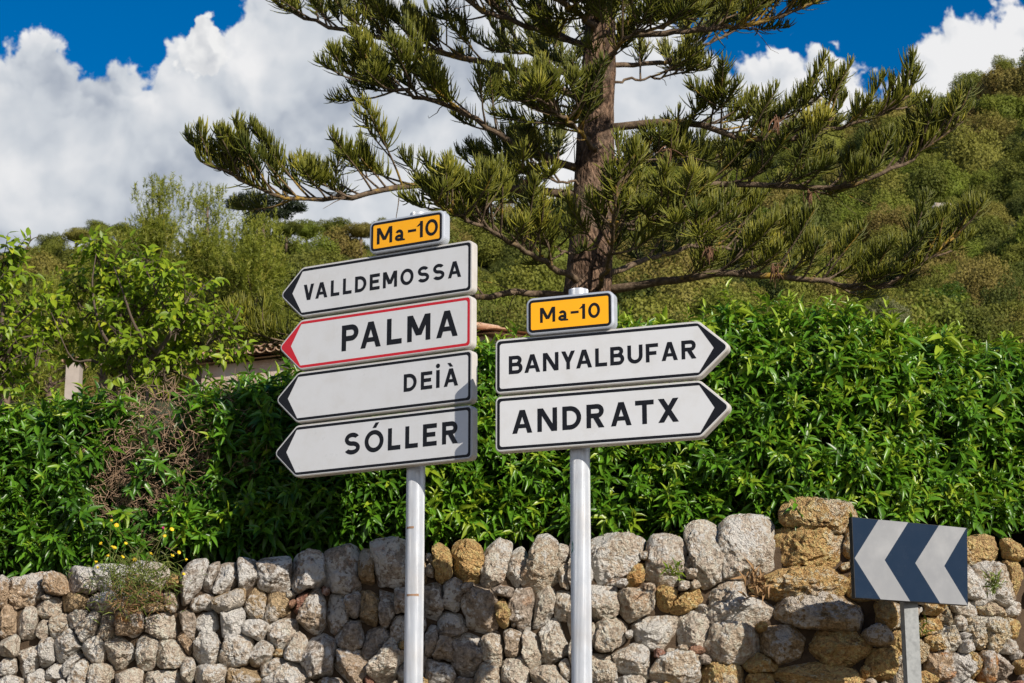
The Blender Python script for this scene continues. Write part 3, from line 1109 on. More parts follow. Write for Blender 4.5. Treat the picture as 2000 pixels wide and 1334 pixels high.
def inset(pts, d):
    m = len(pts)
    out = []
    for i in range(m):
        a, b, c = Vector(pts[i - 1]), Vector(pts[i]), Vector(pts[(i + 1) % m])
        u, v = (b - a).normalized(), (c - b).normalized()
        n1, n2 = Vector((-u.y, u.x)), Vector((-v.y, v.x))     # ccw: inward
        k = (n1 + n2)
        k = k / max(1e-6, k.dot(n1))
        out.append(tuple(b + k * d))
    return out


class Panel:
    """a vertical plane in which sign boards are drawn: local u right, v up (world z), w out of the face"""
    def __init__(self, px, py, Y, yaw, front):
        P = at(px, py, Y)
        self.axis = Vector((P.x, P.y, 0))
        self.e1 = Vector((math.cos(yaw), -math.sin(yaw), 0))
        self.n = Vector((-math.sin(yaw), -math.cos(yaw), 0))
        self.o = self.axis + self.n * front
        self.yaw = yaw

    def uv(self, px, py):
        q = plane_hit(px, py, self.o, self.n)
        return (q - self.o).dot(self.e1), q.z

    def p(self, u, v, w=0.0):
        q = self.o + self.e1 * u + self.n * w
        return (q.x, q.y, v)


def solid(mb, pan, prof, front, back, bev):
    """closed slab with a rounded front edge"""
    inner = inset(prof, bev)
    mid = inset(prof, bev * 0.3)
    loops = [(inner, front), (mid, front - bev * 0.3), (prof, front - bev), (prof, back)]
    n = len(prof)
    base = len(mb.v)
    for L, w in loops:
        for (u, v) in L:
            mb.v.append(pan.p(u, v, w))
    for k in range(len(loops) - 1):
        for i in range(n):
            a = base + k * n + i
            b = base + k * n + (i + 1) % n
            mb.f.append((a, a + n, b + n, b))
    mb.f.append(tuple(base + i for i in range(n)))
    mb.f.append(tuple(base + (len(loops) - 1) * n + i for i in range(n))[::-1])


def band(mb, pan, A, B, w):
    """flat ring between loops A and B with equal point counts"""
    n = len(A)
    for i in range(n):
        j = (i + 1) % n
        mb.poly([pan.p(*A[i], w), pan.p(*A[j], w), pan.p(*B[j], w), pan.p(*B[i], w)])


def letters(pan, text, ext, ox, oy, k, base, v0, cap, stroke, mat, parent, lift=0.0012):
    for ch, (a, b) in zip(text, ext):
        u0 = pan.uv(ox + a / k, base)[0]
        u1 = pan.uv(ox + b / k, base)[0]
        cp = cap
        if ch == 'a': cp = cap * 0.72
        mb = MB()
        z = lift
        for st in glyph(ch, u1 - u0, cp, stroke):
            z += 0.00015
            for q in st:
                mb.poly([pan.p(u0 + x, v0 + y, z) for x, y in q])
        mb.build('letter', mat, parent)


TH_BOARD = 0.058


def arrow_board(root, pan, u_flat, u_sh, u_tip, z0, z1, border_mat, label, name='arrow_board'):
    """arrow-ended board; u_flat is the square end, u_sh the shoulder, u_tip the point"""
    zm = (z0 + z1) / 2
    right = u_tip > u_flat
    if right:
        pts = [(u_flat, z0), (u_sh, z0), (u_tip, zm), (u_sh, z1), (u_flat, z1)]
        rad = [0.032, 0.05, 0.035, 0.05, 0.032]
    else:
        pts = [(u_tip, zm), (u_sh, z0), (u_flat, z0), (u_flat, z1), (u_sh, z1)]
        rad = [0.035, 0.05, 0.032, 0.032, 0.05]
    prof = round_poly(pts, rad)
    mb = MB()
    solid(mb, pan, prof, 0.0, -TH_BOARD, 0.007)
    bd = mb.build(name, M['sign_rim'], root)
    if label: bd['label'] = label
    # white sheet, then the border printed on it
    sheet = inset(prof, 0.0085)
    mb = MB()
    mb.poly([pan.p(u, v, 0.0006) for u, v in sheet])
    mb.build('face', M['sign_white'], bd)
    outer = inset(prof, 0.0125)
    t = 0.0165
    dx = 0.055 if right else -0.055
    if right:
        ip = [(u_flat + .0125 + t, z0 + .0125 + t), (u_sh - .004, z0 + .0125 + t), (u_tip - .098, zm), (u_sh - .004, z1 - .0125 - t), (u_flat + .0125 + t, z1 - .0125 - t)]
        ir = [0.016, 0.004, 0.004, 0.004, 0.016]
    else:
        ip = [(u_tip + .098, zm), (u_sh + .004, z0 + .0125 + t), (u_flat - .0125 - t, z0 + .0125 + t), (u_flat - .0125 - t, z1 - .0125 - t), (u_sh + .004, z1 - .0125 - t)]
        ir = [0.004, 0.004, 0.016, 0.016, 0.004]
    mb = MB()
    band(mb, pan, outer, round_poly(ip, ir), 0.0012)
    mb.build('border', border_mat, bd)
    return bd


def route_plate(root, pan, u0, u1, z0, z1):
    pts = [(u0, z0), (u1, z0), (u1, z1), (u0, z1)]
    prof = round_poly(pts, [0.04] * 4)
    mb = MB()
    solid(mb, pan, prof, 0.004, -TH_BOARD - 0.006, 0.010)
    bd = mb.build('route_plate', M['plate_rim'], root)
    bd['label'] = 'small yellow road number plate'
    mb = MB()
    L = inset(prof, 0.026)
    mb.poly([pan.p(u, v, 0.0050) for u, v in L])
    mb.build('face', M['sign_yellow'], bd)
    mb = MB()
    band(mb, pan, inset(prof, 0.015), inset(prof, 0.030), 0.0056)
    mb.build('border', M['sign_black'], bd)
    return bd


def fluted_pole(root, c, r, z0, z1, n=44):
    mb = MB()
    k = n * 4
    prof = []
    for i in range(k):
        a = 2 * math.pi * i / k
        rr = r - (0.0022 if (i % 4) in (0,) else 0.0)
        prof.append((c.x + rr * math.cos(a), c.y + rr * math.sin(a)))
    zs = [z0, z1 - 0.004, z1]
    for iz, z in enumerate(zs):
        s = 1.0 if iz < 2 else 0.985
        mb.v += [(c.x + (x - c.x) * s, c.y + (y - c.y) * s, z) for x, y in prof]
    for iz in range(2):
        for i in range(k):
            a, b = iz * k + i, iz * k + (i + 1) % k
            mb.f.append((a, b, b + k, a + k))
    o = mb.build('pole', M['pole'], root)
    mb = MB()
    mb.v += [(c.x + (x - c.x) * 0.985, c.y + (y - c.y) * 0.985, z1 + 0.0005) for x, y in prof]
    mb.f.append(tuple(range(k)))
    mb.build('pole_cap', M['plate_rim'], root)
    return o


def clamp_set(root, pan, z, r):
    """strap round the pole behind a board"""
    mb = MB()
    n = 28
    for i in range(n):
        a0, a1 = 2 * math.pi * i / n, 2 * math.pi * (i + 1) / n
        pts = []
        for a, zz, rr in ((a0, z - .02, r), (a1, z - .02, r), (a1, z + .02, r), (a0, z + .02, r)):
            pts.append((pan.axis.x + rr * math.cos(a), pan.axis.y + rr * math.sin(a), zz))
        mb.poly(pts)
    mb.build('clamp', M['galv'], root)


PR = 0.056


def build_left_post():
    pan = Panel(815, 700, 11.75, math.radians(28.3), PR + TH_BOARD + 0.006)
    root = empty('signpost', (pan.axis.x, pan.axis.y, 1.37), 'ribbed aluminium pole with four white arrow boards pointing away from the chevron sign', 'signpost')
    fluted_pole(root, pan.axis, PR, 1.30, CAMZ + (pan.uv(815, 405)[1] - CAMZ))
    uR = pan.uv(923, 620)[0]
    us = pan.uv(588, 620)[0]
    ut = pan.uv(546, 580)[0]
    rows = [('VALLDEMOSSA', 468, 570, 923, 'sign_black', 'white arrow board with the longest word, topmost of four'),
            ('PALMA', 575.5, 678, 921.5, 'sign_red', 'white arrow board with red border'),
            ('DEIÀ', 682, 785, 923, 'sign_black', 'white arrow board with the shortest word'),
            ('SÓLLER', 790, 896, 923, 'sign_black', 'white arrow board at the bottom of the four')]
    K = 4.3478
    ext = {'VALLDEMOSSA': ([(405, 492), (505, 607), (635, 708), (738, 812), (840, 937), (965, 1050), (1077, 1197), (1225, 1337), (1370, 1470), (1500, 1600), (1630, 1742)], 380, (637, 866), (637, 732)),
           'PALMA': ([(727, 873), (887, 1060), (1110, 1237), (1283, 1480), (1530, 1713)], 380, (727, 1333), (727, 1115)),
           'DEIÀ': ([(1255, 1365), (1400, 1497), (1530, 1560), (1595, 1717)], 660, (1400, 442), (1400, 292)),
           'SÓLLER': ([(750, 883), (922, 1083), (1120, 1227), (1267, 1375), (1417, 1535), (1580, 1715)], 660, (1120, 957), (1120, 770))}
    for txt, ya, yb, xr, bm_, lab in rows:
        u = pan.uv(xr, (ya + yb) / 2)[0]
        z1 = pan.uv(xr, ya)[1]
        z0 = pan.uv(xr, yb)[1]
        d = 0.0 if txt in ('VALLDEMOSSA', 'PALMA') else -0.012
        bd = arrow_board(root, pan, u, us + d, ut + d, z0, z1, M[bm_], lab)
        e, oy, bl, tl = ext[txt]
        bx, by = 500 + bl[0] / K, oy + bl[1] / K
        v0 = pan.uv(bx, by)[1]
        v1 = pan.uv(500 + tl[0] / K, oy + tl[1] / K)[1]
        cap = v1 - v0
        letters(pan, txt, e, 500, oy, K, by, v0, cap, cap * (0.205 if txt != 'PALMA' else 0.20), M['sign_black'], bd)
        clamp_set(root, pan, (z0 + z1) / 2, PR + 0.004)
    pl = Panel(815, 700, 11.75, math.radians(28.3), PR + TH_BOARD + 0.022)
    z0, z1 = pl.uv(866, 474)[1], pl.uv(866, 409)[1]
    u0, u1 = pl.uv(722, 460)[0], pl.uv(868, 440)[0]
    bd = route_plate(root, pl, u0, u1, z0, z1)
    by = 380 + 427 / K
    v0 = pl.uv(500 + 1030 / K, by)[1]
    cap = pl.uv(500 + 1030 / K, 380 + 290 / K)[1] - v0
    letters(pl, 'Ma-10', [(1030, 1160), (1183, 1278), (1293, 1363), (1368, 1420), (1440, 1548)], 500, 380, K, by, v0, cap, cap * 0.19, M['sign_black'], bd, 0.0056)
    for z, a0, a1 in ((at(815, 1030, 11.7).z, -150, -95), (at(815, 1162, 11.7).z, -140, -60)):
        mb = MB()
        n = 12
        for i in range(n):
            t0, t1 = math.radians(a0 + (a1 - a0) * i / n), math.radians(a0 + (a1 - a0) * (i + 1) / n)
            h0, h1 = [0.004 + 0.004 * random.random() for _ in range(2)]
            r = PR + 0.0008
            mb.poly([(pan.axis.x + r * math.cos(t), pan.axis.y + r * math.sin(t), z + s) for t, s in ((t0, -h0), (t1, -h1), (t1, h1), (t0, h0))])
        mb.build('rust_scrape', M['rust'], root)


def build_right_post():
    yaw = math.radians(20.3)
    pan = Panel(1131, 700, 11.10, yaw, PR + TH_BOARD + 0.006)
    root = empty('signpost', (pan.axis.x, pan.axis.y, 1.37), 'shorter ribbed aluminium pole with two white arrow boards pointing at the chevron sign', 'signpost')
    fluted_pole(root, pan.axis, PR + 0.001, 1.30, pan.uv(1131, 559)[1] + 0.012)
    K = 3.7058
    for txt, ya, yb, ysh0, ysh1, xt, yt, e, bl, tl, lab in (
            ('BANYALBUFAR', 663, 769, 626, 738, 1428, 679, [(200, 300), (313, 427), (447, 560), (580, 680), (688, 803), (826, 912), (935, 1037), (1060, 1170), (1193, 1283), (1307, 1425), (1452, 1560)], (826, 655), (826, 522), 'white arrow board with eleven letters'),
            ('ANDRATX', 775, 881, 742, 857, 1430, 798, [(225, 370), (407, 550), (588, 725), (763, 893), (940, 1090), (1117, 1252), (1283, 1433)], (588, 1113), (588, 943), 'white arrow board with seven large letters')):
        uf = pan.uv(967, (ya + yb) / 2)[0]
        us = pan.uv(1366, 700)[0]
        ut = pan.uv(xt, yt)[0]
        z1 = (pan.uv(978, ya)[1] + pan.uv(1364, ysh0)[1]) / 2
        z0 = (pan.uv(978, yb)[1] + pan.uv(1364, ysh1)[1]) / 2
        bd = arrow_board(root, pan, uf, us, ut, z0, z1, M['sign_black'], lab)
        by = 540 + bl[1] / K
        v0 = pan.uv(940 + bl[0] / K, by)[1]
        cap = pan.uv(940 + tl[0] / K, 540 + tl[1] / K)[1] - v0
        letters(pan, txt, e, 940, 540, K, by, v0, cap, cap * 0.20, M['sign_black'], bd)
        clamp_set(root, pan, (z0 + z1) / 2, PR + 0.005)
    pl = Panel(1131, 700, 11.10, yaw, PR + TH_BOARD + 0.022)
    z0, z1 = pl.uv(1196, 641)[1], pl.uv(1194, 567)[1]
    u0, u1 = pl.uv(1028, 620)[0], pl.uv(1199, 600)[0]
    bd = route_plate(root, pl, u0, u1, z0, z1)
    by = 540 + 338 / K
    v0 = pl.uv(940 + 428 / K, by)[1]
    cap = pl.uv(940 + 428 / K, 540 + 230 / K)[1] - v0
    letters(pl, 'Ma-10', [(428, 538), (560, 640), (650, 708), (713, 755), (777, 863)], 940, 540, K, by, v0, cap, cap * 0.19, M['sign_black'], bd, 0.0056)
    # a scrap of green paint on the pole
    mb = MB()
    zc = at(1116, 1069, 11.05).z
    for i in range(7):
        a = math.radians(-158 + random.uniform(0, 16))
        z = zc + random.uniform(-0.03, 0.035)
        r = PR + 0.0022
        h, w = random.uniform(0.006, 0.014), math.radians(random.uniform(4, 8))
        mb.poly([(pan.axis.x + r * math.cos(t), pan.axis.y + r * math.sin(t), z + s) for t, s in ((a, -h), (a + w, -h * .4), (a + w * .8, h), (a + w * .2, h * .7))])
    mb.build('paint_scrap', M['green_paint'], root)


def build_chevron():
    yaw = math.radians(-26.5)
    pan = Panel(1775, 1100, 11.92, yaw, 0.055)
    root = empty('chevron_sign', (pan.axis.x, pan.axis.y, 1.37), 'dark blue board with two pale chevrons on a galvanised post before the wall', 'road sign')
    k = 3.474

    def uv(x, y):
        return pan.uv(1460 + x / k, 950 + y / k)
    TL, TR, BR, BL = uv(707, 206), uv(1491, 282), uv(1497, 808), uv(730, 757)
    mb = MB()
    prof = [BL, BR, TR, TL]
    solid(mb, pan, prof, 0.0, -0.032, 0.003)
    bd = mb.build('panel', M['black_edge'], root)
    mb = MB()
    mb.poly([pan.p(u, v, 0.0006) for u, v in inset(prof, 0.0035)])
    mb.build('face', M['navy'], bd)
    for c in ([(888, 226), (1090, 244), (930, 500), (1103, 780), (902, 766), (726, 487)], [(1298, 264), (1484, 283), (1334, 540), (1494, 805), (1306, 793), (1137, 520)]):
        q = [uv(*p) for p in c]
        mb = MB()
        P = [pan.p(u, v, 0.0012) for u, v in q]
        mb.poly([P[0], P[1], P[2], P[5]])
        mb.poly([P[5], P[2], P[3], P[4]])
        mb.build('chevron', M['chev'], bd)
    # lipped channel post
    c = at(1776, 1200, 11.95)
    a = math.radians(-14)
    R = Matrix.Rotation(-a, 3, 'Z')
    mb = MB()
    zt = at(1776, 1120, 11.95).z
    hw, hd, t = 0.045, 0.025, 0.004
    h = (zt - 1.3) / 2
    ctr = Vector((c.x, c.y, 1.3 + h))
    for off, hh in ((Vector((0, -hd, 0)), (hw, t, h)), (Vector((-hw + t, 0.001, 0)), (t, hd - t, h - .001)), (Vector((hw - t, 0.001, 0)), (t, hd - t, h - .001)), (Vector((0, hd, 0)), (hw, t, h))):
        mb.box(ctr + R @ off, hh, R)
    mb.build('post', M['galv'], root)
    for z in (at(1776, 1060, 11.95).z, at(1776, 1140, 11.95).z):
        mb = MB()
        mb.box(Vector((pan.axis.x, pan.axis.y, z)) + pan.n * 0.010, (0.08, 0.012, 0.012), Matrix.Rotation(-yaw, 3, 'Z'))
        mb.build('bracket', M['galv'], root)


build_left_post()
build_right_post()
build_chevron()


# ------------------------------------------------------------------ leaf templates
def leaf_template(nseg=4, shape='lance', fold=0.25, droop=0.35):
    """unit leaf along +X, half-width 1 in Y (scaled), folded along its midrib, drooping in Z"""
    t = np.linspace(0, 1, nseg + 1)
    if shape == 'lance':
        w = np.sin(np.pi * t ** 0.85) ** 0.9 * (1 - 0.25 * t) + 0.03
    else:
        w = np.sin(np.pi * t ** 0.75) ** 0.7 + 0.02
    w[-1] = 0.02
    V = []
    for x, ww in zip(t, w):
        z = -droop * x * x
        V += [(x - 0.02 * ww, -ww, z + fold * ww), (x, 0, z), (x - 0.02 * ww, ww, z + fold * ww)]
    F = []
    for i in range(nseg):
        a = i * 3
        F += [(a, a + 3, a + 4, a + 1), (a + 1, a + 4, a + 5, a + 2)]
    return np.array(V, float), np.array(F)


def unit(a):
    return a / (np.linalg.norm(a, axis=1, keepdims=True) + 1e-9)


# ------------------------------------------------------------------ hedge
HTOP = np.array([(-400, 800), (-100, 792), (0, 786), (130, 772), (250, 758), (350, 752), (450, 735), (560, 720), (700, 700), (850, 682), (960, 668),
                 (1100, 655), (1210, 632), (1330, 640), (1400, 622), (1480, 604), (1560, 596), (1640, 606), (1700, 628), (1760, 648), (1860, 666), (1920, 674), (2000, 664), (2300, 660)], float)
HBOT = np.array([(-400, 1120), (0, 1112), (200, 1104), (400, 1084), (560, 1075), (800, 1058), (1100, 1046), (1250, 1046), (1400, 1032), (1560, 1014), (1700, 1020), (1900, 1040), (2300, 1060)], float)


def hedge_y(px):
    x = (px - 1000) / FPX * WALL_Y
    return wall_y(x) + 0.34


def build_hedge():
    root = empty('hedge', (0.3, 13.2, 3.3), 'long glossy green hedge with a dead brown patch, growing on the stone wall', 'hedge')
    NS = 3700
    # shoot bases on the front, on top and inside
    px = rng.uniform(-330, 2280, NS)
    top = rng.random(NS) < 0.20
    fv = rng.random(NS)
    pyt = np.interp(px, HTOP[:, 0], HTOP[:, 1]) + rng.normal(0, 5, NS) + np.where(px < 950, 38, 18)
    pyb = np.interp(px, HBOT[:, 0], HBOT[:, 1])
    py = np.where(top, pyt, pyt + (pyb - pyt) * fv ** 0.95)
    Yf = np.array([float(hedge_y(p)) for p in px])
    inward = rng.exponential(0.085, NS)
    inward = np.minimum(inward, 0.42)
    depth_top = rng.uniform(0, 0.9, NS)
    base = np.zeros((NS, 3))
    for i in range(NS):
        q = at(px[i], py[i], Yf[i])
        bul = 0.13 * mnoise.noise(Vector((q.x * 1.3, q.z * 1.6, 1.7))) + 0.06 * mnoise.noise(Vector((q.x * 3.7, q.z * 3.7, 8.1)))
        rnd_top = 0.20 * max(0.0, 1 - fv[i] / 0.18) ** 2
        if top[i]:
            base[i] = (q.x + (q.x / q.y) * depth_top[i], q.y + depth_top[i], q.z + rng.normal(0, 0.03) - 0.03)
        else:
            base[i] = (q.x, q.y - bul + inward[i] + rnd_top, q.z)
    # the dead patch and the thin, shaded stretch beside it
    dp = ((px - 290) / 112) ** 2 + ((py - 925) / 165) ** 2
    dp2 = ((px - 455) / 75) ** 2 + ((py - 870) / 85) ** 2
    keep = np.ones(NS, bool)
    wob = np.array([mnoise.noise(Vector((a * .016, b * .016, 4.4))) for a, b in zip(px, py)])
    keep &= ~((dp + wob * 1.1 < 0.95) & (rng.random(NS) > 0.09))
    keep &= ~((dp2 < 1.0) & (rng.random(NS) > 0.42))
    base, top, px, py, inward = base[keep], top[keep], px[keep], py[keep], inward[keep]
    NS = len(base)
    out = np.tile(np.array([[0.05, -0.72, 0.40]]), (NS, 1))
    out[top] = (0.0, -0.28, 0.95)
    sd = unit(out + rng.normal(0, 0.36, (NS, 3)))
    sl_ = rng.uniform(0.10, 0.25, NS) * np.where(rng.random(NS) < .05, 1.5, 1)
    NL = 12
    T, Dn, Nn, SC, TI = [], [], [], [], []
    gold = math.radians(137.5)
    lsz = rng.uniform(0.75, 1.25, NS)
    side = unit(np.cross(sd, np.array([[0.2, 0.1, 1.0]])))
    oth = np.cross(sd, side)
    ph0 = rng.uniform(0, 6.28, NS)
    big_ = np.array([mnoise.noise(Vector((q[0] * 1.1, q[2] * 1.4, 9.))) for q in base])
    yel_lit = np.clip(rng.normal(0.40, 0.20, NS) + big_ * 0.25 + top * 0.34 + np.where((px > 820), 0.10, -0.20), 0, 0.95)  # leaves on top are tinted lighter to look sunlit
    for k in range(NL):
        f = k / (NL - 1)
        a = ph0 + k * gold + rng.normal(0, 0.3, NS)
        rad = side * np.cos(a)[:, None] + oth * np.sin(a)[:, None]
        be = np.radians(78 - 48 * f) + rng.normal(0, 0.14, NS)
        d = sd * np.cos(be)[:, None] + rad * np.sin(be)[:, None]
        d[:, 2] -= 0.16 + 0.2 * (1 - f)
        d = unit(d + rng.normal(0, 0.10, (NS, 3)))
        n = unit(sd * 0.8 + np.array([[0.1, -0.25, 0.75]]) - rad * 0.1 + rng.normal(0, 0.22, (NS, 3)))
        p = base + sd * (sl_ * (0.12 + 0.88 * f))[:, None]
        L = rng.uniform(0.085, 0.155, NS) * lsz * (1 - 0.42 * f ** 2)
        T.append(p); Dn.append(d); Nn.append(n)
        SC.append(np.stack([L, L * rng.uniform(0.13, 0.18, NS), L * rng.uniform(0.25, 1.1, NS)], 1))
        TI.append(np.clip(yel_lit + 0.38 * f ** 3 + rng.normal(0, 0.10, NS) + (rng.random(NS) < .02) * .6, 0, 1))
    T = np.concatenate(T); Dn = np.concatenate(Dn); Nn = np.concatenate(Nn); SC = np.concatenate(SC); TI = np.concatenate(TI)
    # inner foliage that closes the body
    NI = 8500
    ipx = rng.uniform(-330, 2280, NI)
    it = np.interp(ipx, HTOP[:, 0], HTOP[:, 1]) + 30
    ib = np.interp(ipx, HBOT[:, 0], HBOT[:, 1])
    ipy = it + (ib - it) * rng.random(NI)
    k1 = (((ipx - 292) / 98) ** 2 + ((ipy - 915) / 150) ** 2 > 1) | (rng.random(NI) < 0.08)
    ipx, ipy = ipx[k1], ipy[k1]
    NI = len(ipx)
    ip = np.array([at(a, b, float(hedge_y(a)) + c) for a, b, c in zip(ipx, ipy, rng.uniform(0.12, 0.55, NI))])
    T = np.concatenate([T, ip])
    Dn = np.concatenate([Dn, unit(rng.normal(0, 1, (NI, 3)) + np.array([[0, -0.3, -0.2]]))])
    Nn = np.concatenate([Nn, unit(rng.normal(0, 0.6, (NI, 3)) + np.array([[0, -0.4, 0.6]]))])
    Li = rng.uniform(0.11, 0.18, NI)
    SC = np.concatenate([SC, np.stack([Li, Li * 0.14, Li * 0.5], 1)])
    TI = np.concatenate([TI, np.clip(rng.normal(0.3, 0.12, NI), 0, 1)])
    tv, tf = leaf_template(3, 'lance', 0.22, 0.35)
    R = frames(Dn, Nn)
    # the 300 leaves that show largest stand as pieces of their own
    dist = np.linalg.norm(T - np.array([[0, 0, CAMZ]]), axis=1)
    ppx = px_of(T[:, 0], T[:, 1])
    view = unit(np.array([[0, 0, CAMZ]]) - T)
    facing = np.abs(np.einsum('ni,ni->n', R[:, :, 2], view))
    acr = np.linalg.norm(np.cross(Dn, view), axis=1)
    score = SC[:, 0] * SC[:, 1] * facing * acr / dist ** 2
    front = np.zeros(len(T), bool)
    front[:NS * NL] = np.tile((inward < 0.04), NL)
    score = np.where(front & (ppx > 20) & (ppx < 1980), score, 0)
    big = np.argsort(-score)[:300]
    rest = np.ones(len(T), bool)
    rest[big] = False
    V, Fq = scatter(tv, tf, R[rest], T[rest], SC[rest])
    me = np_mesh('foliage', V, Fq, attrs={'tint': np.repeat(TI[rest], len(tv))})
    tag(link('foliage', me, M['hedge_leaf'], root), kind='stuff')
    lm = []
    for q in range(6):
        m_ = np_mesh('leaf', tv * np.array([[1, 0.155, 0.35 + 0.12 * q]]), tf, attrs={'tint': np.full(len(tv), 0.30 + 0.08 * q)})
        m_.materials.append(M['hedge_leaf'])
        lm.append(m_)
    for c, i in enumerate(big):
        o = link('leaf', lm[c % 6], None, root)
        mt = Matrix([[*(R[i][r] * SC[i, 0]), T[i][r]] for r in range(3)] + [[0, 0, 0, 1]])
        o.matrix_world = mt
        o.matrix_parent_inverse = Matrix.Translation(-root.location)
        o.matrix_basis = mt
    # green shoots
    sv = np.array([(x, r * math.cos(a), r * math.sin(a)) for x, r in ((-0.25, 1.0), (1.0, 0.55)) for a in (0, 2.1, 4.2)])
    sf = np.array([(0, 1, 4, 3), (1, 2, 5, 4), (2, 0, 3, 5)])
    V, Fq = scatter(sv, sf, frames(sd, side), base, np.stack([sl_, np.full(NS, .0030), np.full(NS, .0030)], 1))
    tag(link('shoots', np_mesh('shoots', V, Fq), M['hedge_stem'], root), kind='stuff')
    # dead twigs in the bare patch
    mb = MB()
    for i in range(1100):
        a = rng.uniform(0, 2 * math.pi)
        r = math.sqrt(rng.random())
        c = (290 + 120 * r * math.cos(a) + rng.normal(0, 14), 915 + 160 * r * math.sin(a) + rng.normal(0, 16))
        if i > 850:
            c = (455 + 80 * r * math.cos(a), 860 + 95 * r * math.sin(a))
        q = at(c[0], c[1], float(hedge_y(c[0])) + rng.uniform(-0.03, 0.25))
        d = Vector((rng.normal(0, 0.7), -0.35 + rng.normal(0, 0.3), rng.normal(0.15, 0.6))).normalized()
        P = [q]
        L = rng.uniform(0.02, 0.055)
        for s in range(4):
            d = (d + Vector(rng.normal(0, 0.42, 3))).normalized()
            P.append(P[-1] + d * L)
        r0 = rng.uniform(0.0014, 0.0040)
        mb.tube(P, [r0, r0 * .9, r0 * .75, r0 * .6, r0 * .35], 4, False)
        if rng.random() < 0.7:
            k = 2
            d2 = (d + Vector(rng.normal(0, 0.8, 3))).normalized()
            mb.tube([P[k], P[k] + d2 * L, P[k] + d2 * L * 1.8 + Vector((0, 0, .01))], [r0 * .6, r0 * .5, r0 * .3], 4, False)
    o = mb.build('dead_twigs', M['twig'], root, True)
    tag(o, kind='stuff')
    o['label'] = 'bare brown twigs of the dead patch'
    # dark backing slab, with the hedge's inner shade put into its colour
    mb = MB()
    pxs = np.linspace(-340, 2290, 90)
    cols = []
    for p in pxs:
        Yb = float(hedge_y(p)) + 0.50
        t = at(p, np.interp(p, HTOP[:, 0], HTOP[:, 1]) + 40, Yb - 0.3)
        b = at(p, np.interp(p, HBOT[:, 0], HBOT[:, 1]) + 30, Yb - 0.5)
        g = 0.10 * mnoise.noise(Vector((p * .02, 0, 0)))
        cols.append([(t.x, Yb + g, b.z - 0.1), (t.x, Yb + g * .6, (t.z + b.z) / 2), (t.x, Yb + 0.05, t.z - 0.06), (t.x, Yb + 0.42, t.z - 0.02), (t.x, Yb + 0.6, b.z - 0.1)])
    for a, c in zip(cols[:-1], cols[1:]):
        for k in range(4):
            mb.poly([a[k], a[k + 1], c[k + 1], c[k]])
    mb.build('shade_backing', M['hedge_shade'], root, True)


build_hedge()


def build_fence():
    """chain link fence inside the hedge, seen through the dead patch"""
    c = at(300, 1000, 12.98)
    root = empty('chain_link_fence', (c.x, c.y, 3.2), 'green chain link fence showing through the dead patch of the hedge', 'fence')
    mb = MB()
    x0, x1 = at(60, 1000, 12.98).x, at(640, 1000, 12.98).x
    z0, z1 = 3.20, 4.45
    s = 0.052
    n = int((x1 - x0) / s)
    for i in range(n):
        P, Q = [], []
        z, k = z0, 0
        while z < z1:
            dx = s / 2 * (1 if k % 2 else -1)
            P.append((x0 + i * s + dx, 12.985 + (0.002 if k % 2 else -0.002), z))
            z += s / 2
            k += 1
        mb.tube(P, [0.0014] * len(P), 3, False)
    mb.build('wire_mesh', M['wire'], root)
    for p in (110, 560):
        mb = MB()
        q = at(p, 1000, 13.02)
        mb.tube([(q.x, 13.03, 3.15), (q.x, 13.03, 4.5)], [0.022, 0.022], 10)
        mb.build('post', M['wire'], root, True)


build_fence()


# ------------------------------------------------------------------ Norfolk Island pine
def whip_template(ns=3, k=3):
    V = []
    for i in range(ns + 1):
        t = i / ns
        r = (0.8, 1.1, 1.0, 0.25)[i]
        for j in range(k):
            a = 2 * math.pi * (j + 0.5) / k
            V.append((t * (1 - 0.10 * t), r * math.cos(a), r * math.sin(a)))
    F = []
    for i in range(ns):
        for j in range(k):
            a, b = i * k + j, i * k + (j + 1) % k
            F.append((a, b, b + k, a + k))
    return np.array(V), np.array(F)


WT, WF = whip_template()


def whips_mesh(P, D, L, r, tint, bend):
    """needle-clad cords: bent upwards along their length"""
    n = len(P)
    R = frames(D, np.tile(np.array([[0.0, 0.0, 1.0]]), (n, 1)))
    tv = np.repeat(WT[None], n, 0)
    sc = np.stack([L, r, r], 1)
    loc = tv * sc[:, None, :]
    loc[:, :, 2] += (bend * L)[:, None] * WT[None, :, 0] ** 2
    V = np.einsum('nij,nkj->nki', R, loc) + P[:, None, :]
    Fq = (WF[None] + (np.arange(n) * len(WT))[:, None, None]).reshape(-1, 4)
    return V.reshape(-1, 3), Fq, np.repeat(tint, len(WT)) + np.tile(WT[:, 0] * 0.28, n)


PINE_Y = 20.0


def pine_pt(px, py, dy=0.0):
    return at(px, py, PINE_Y + dy)


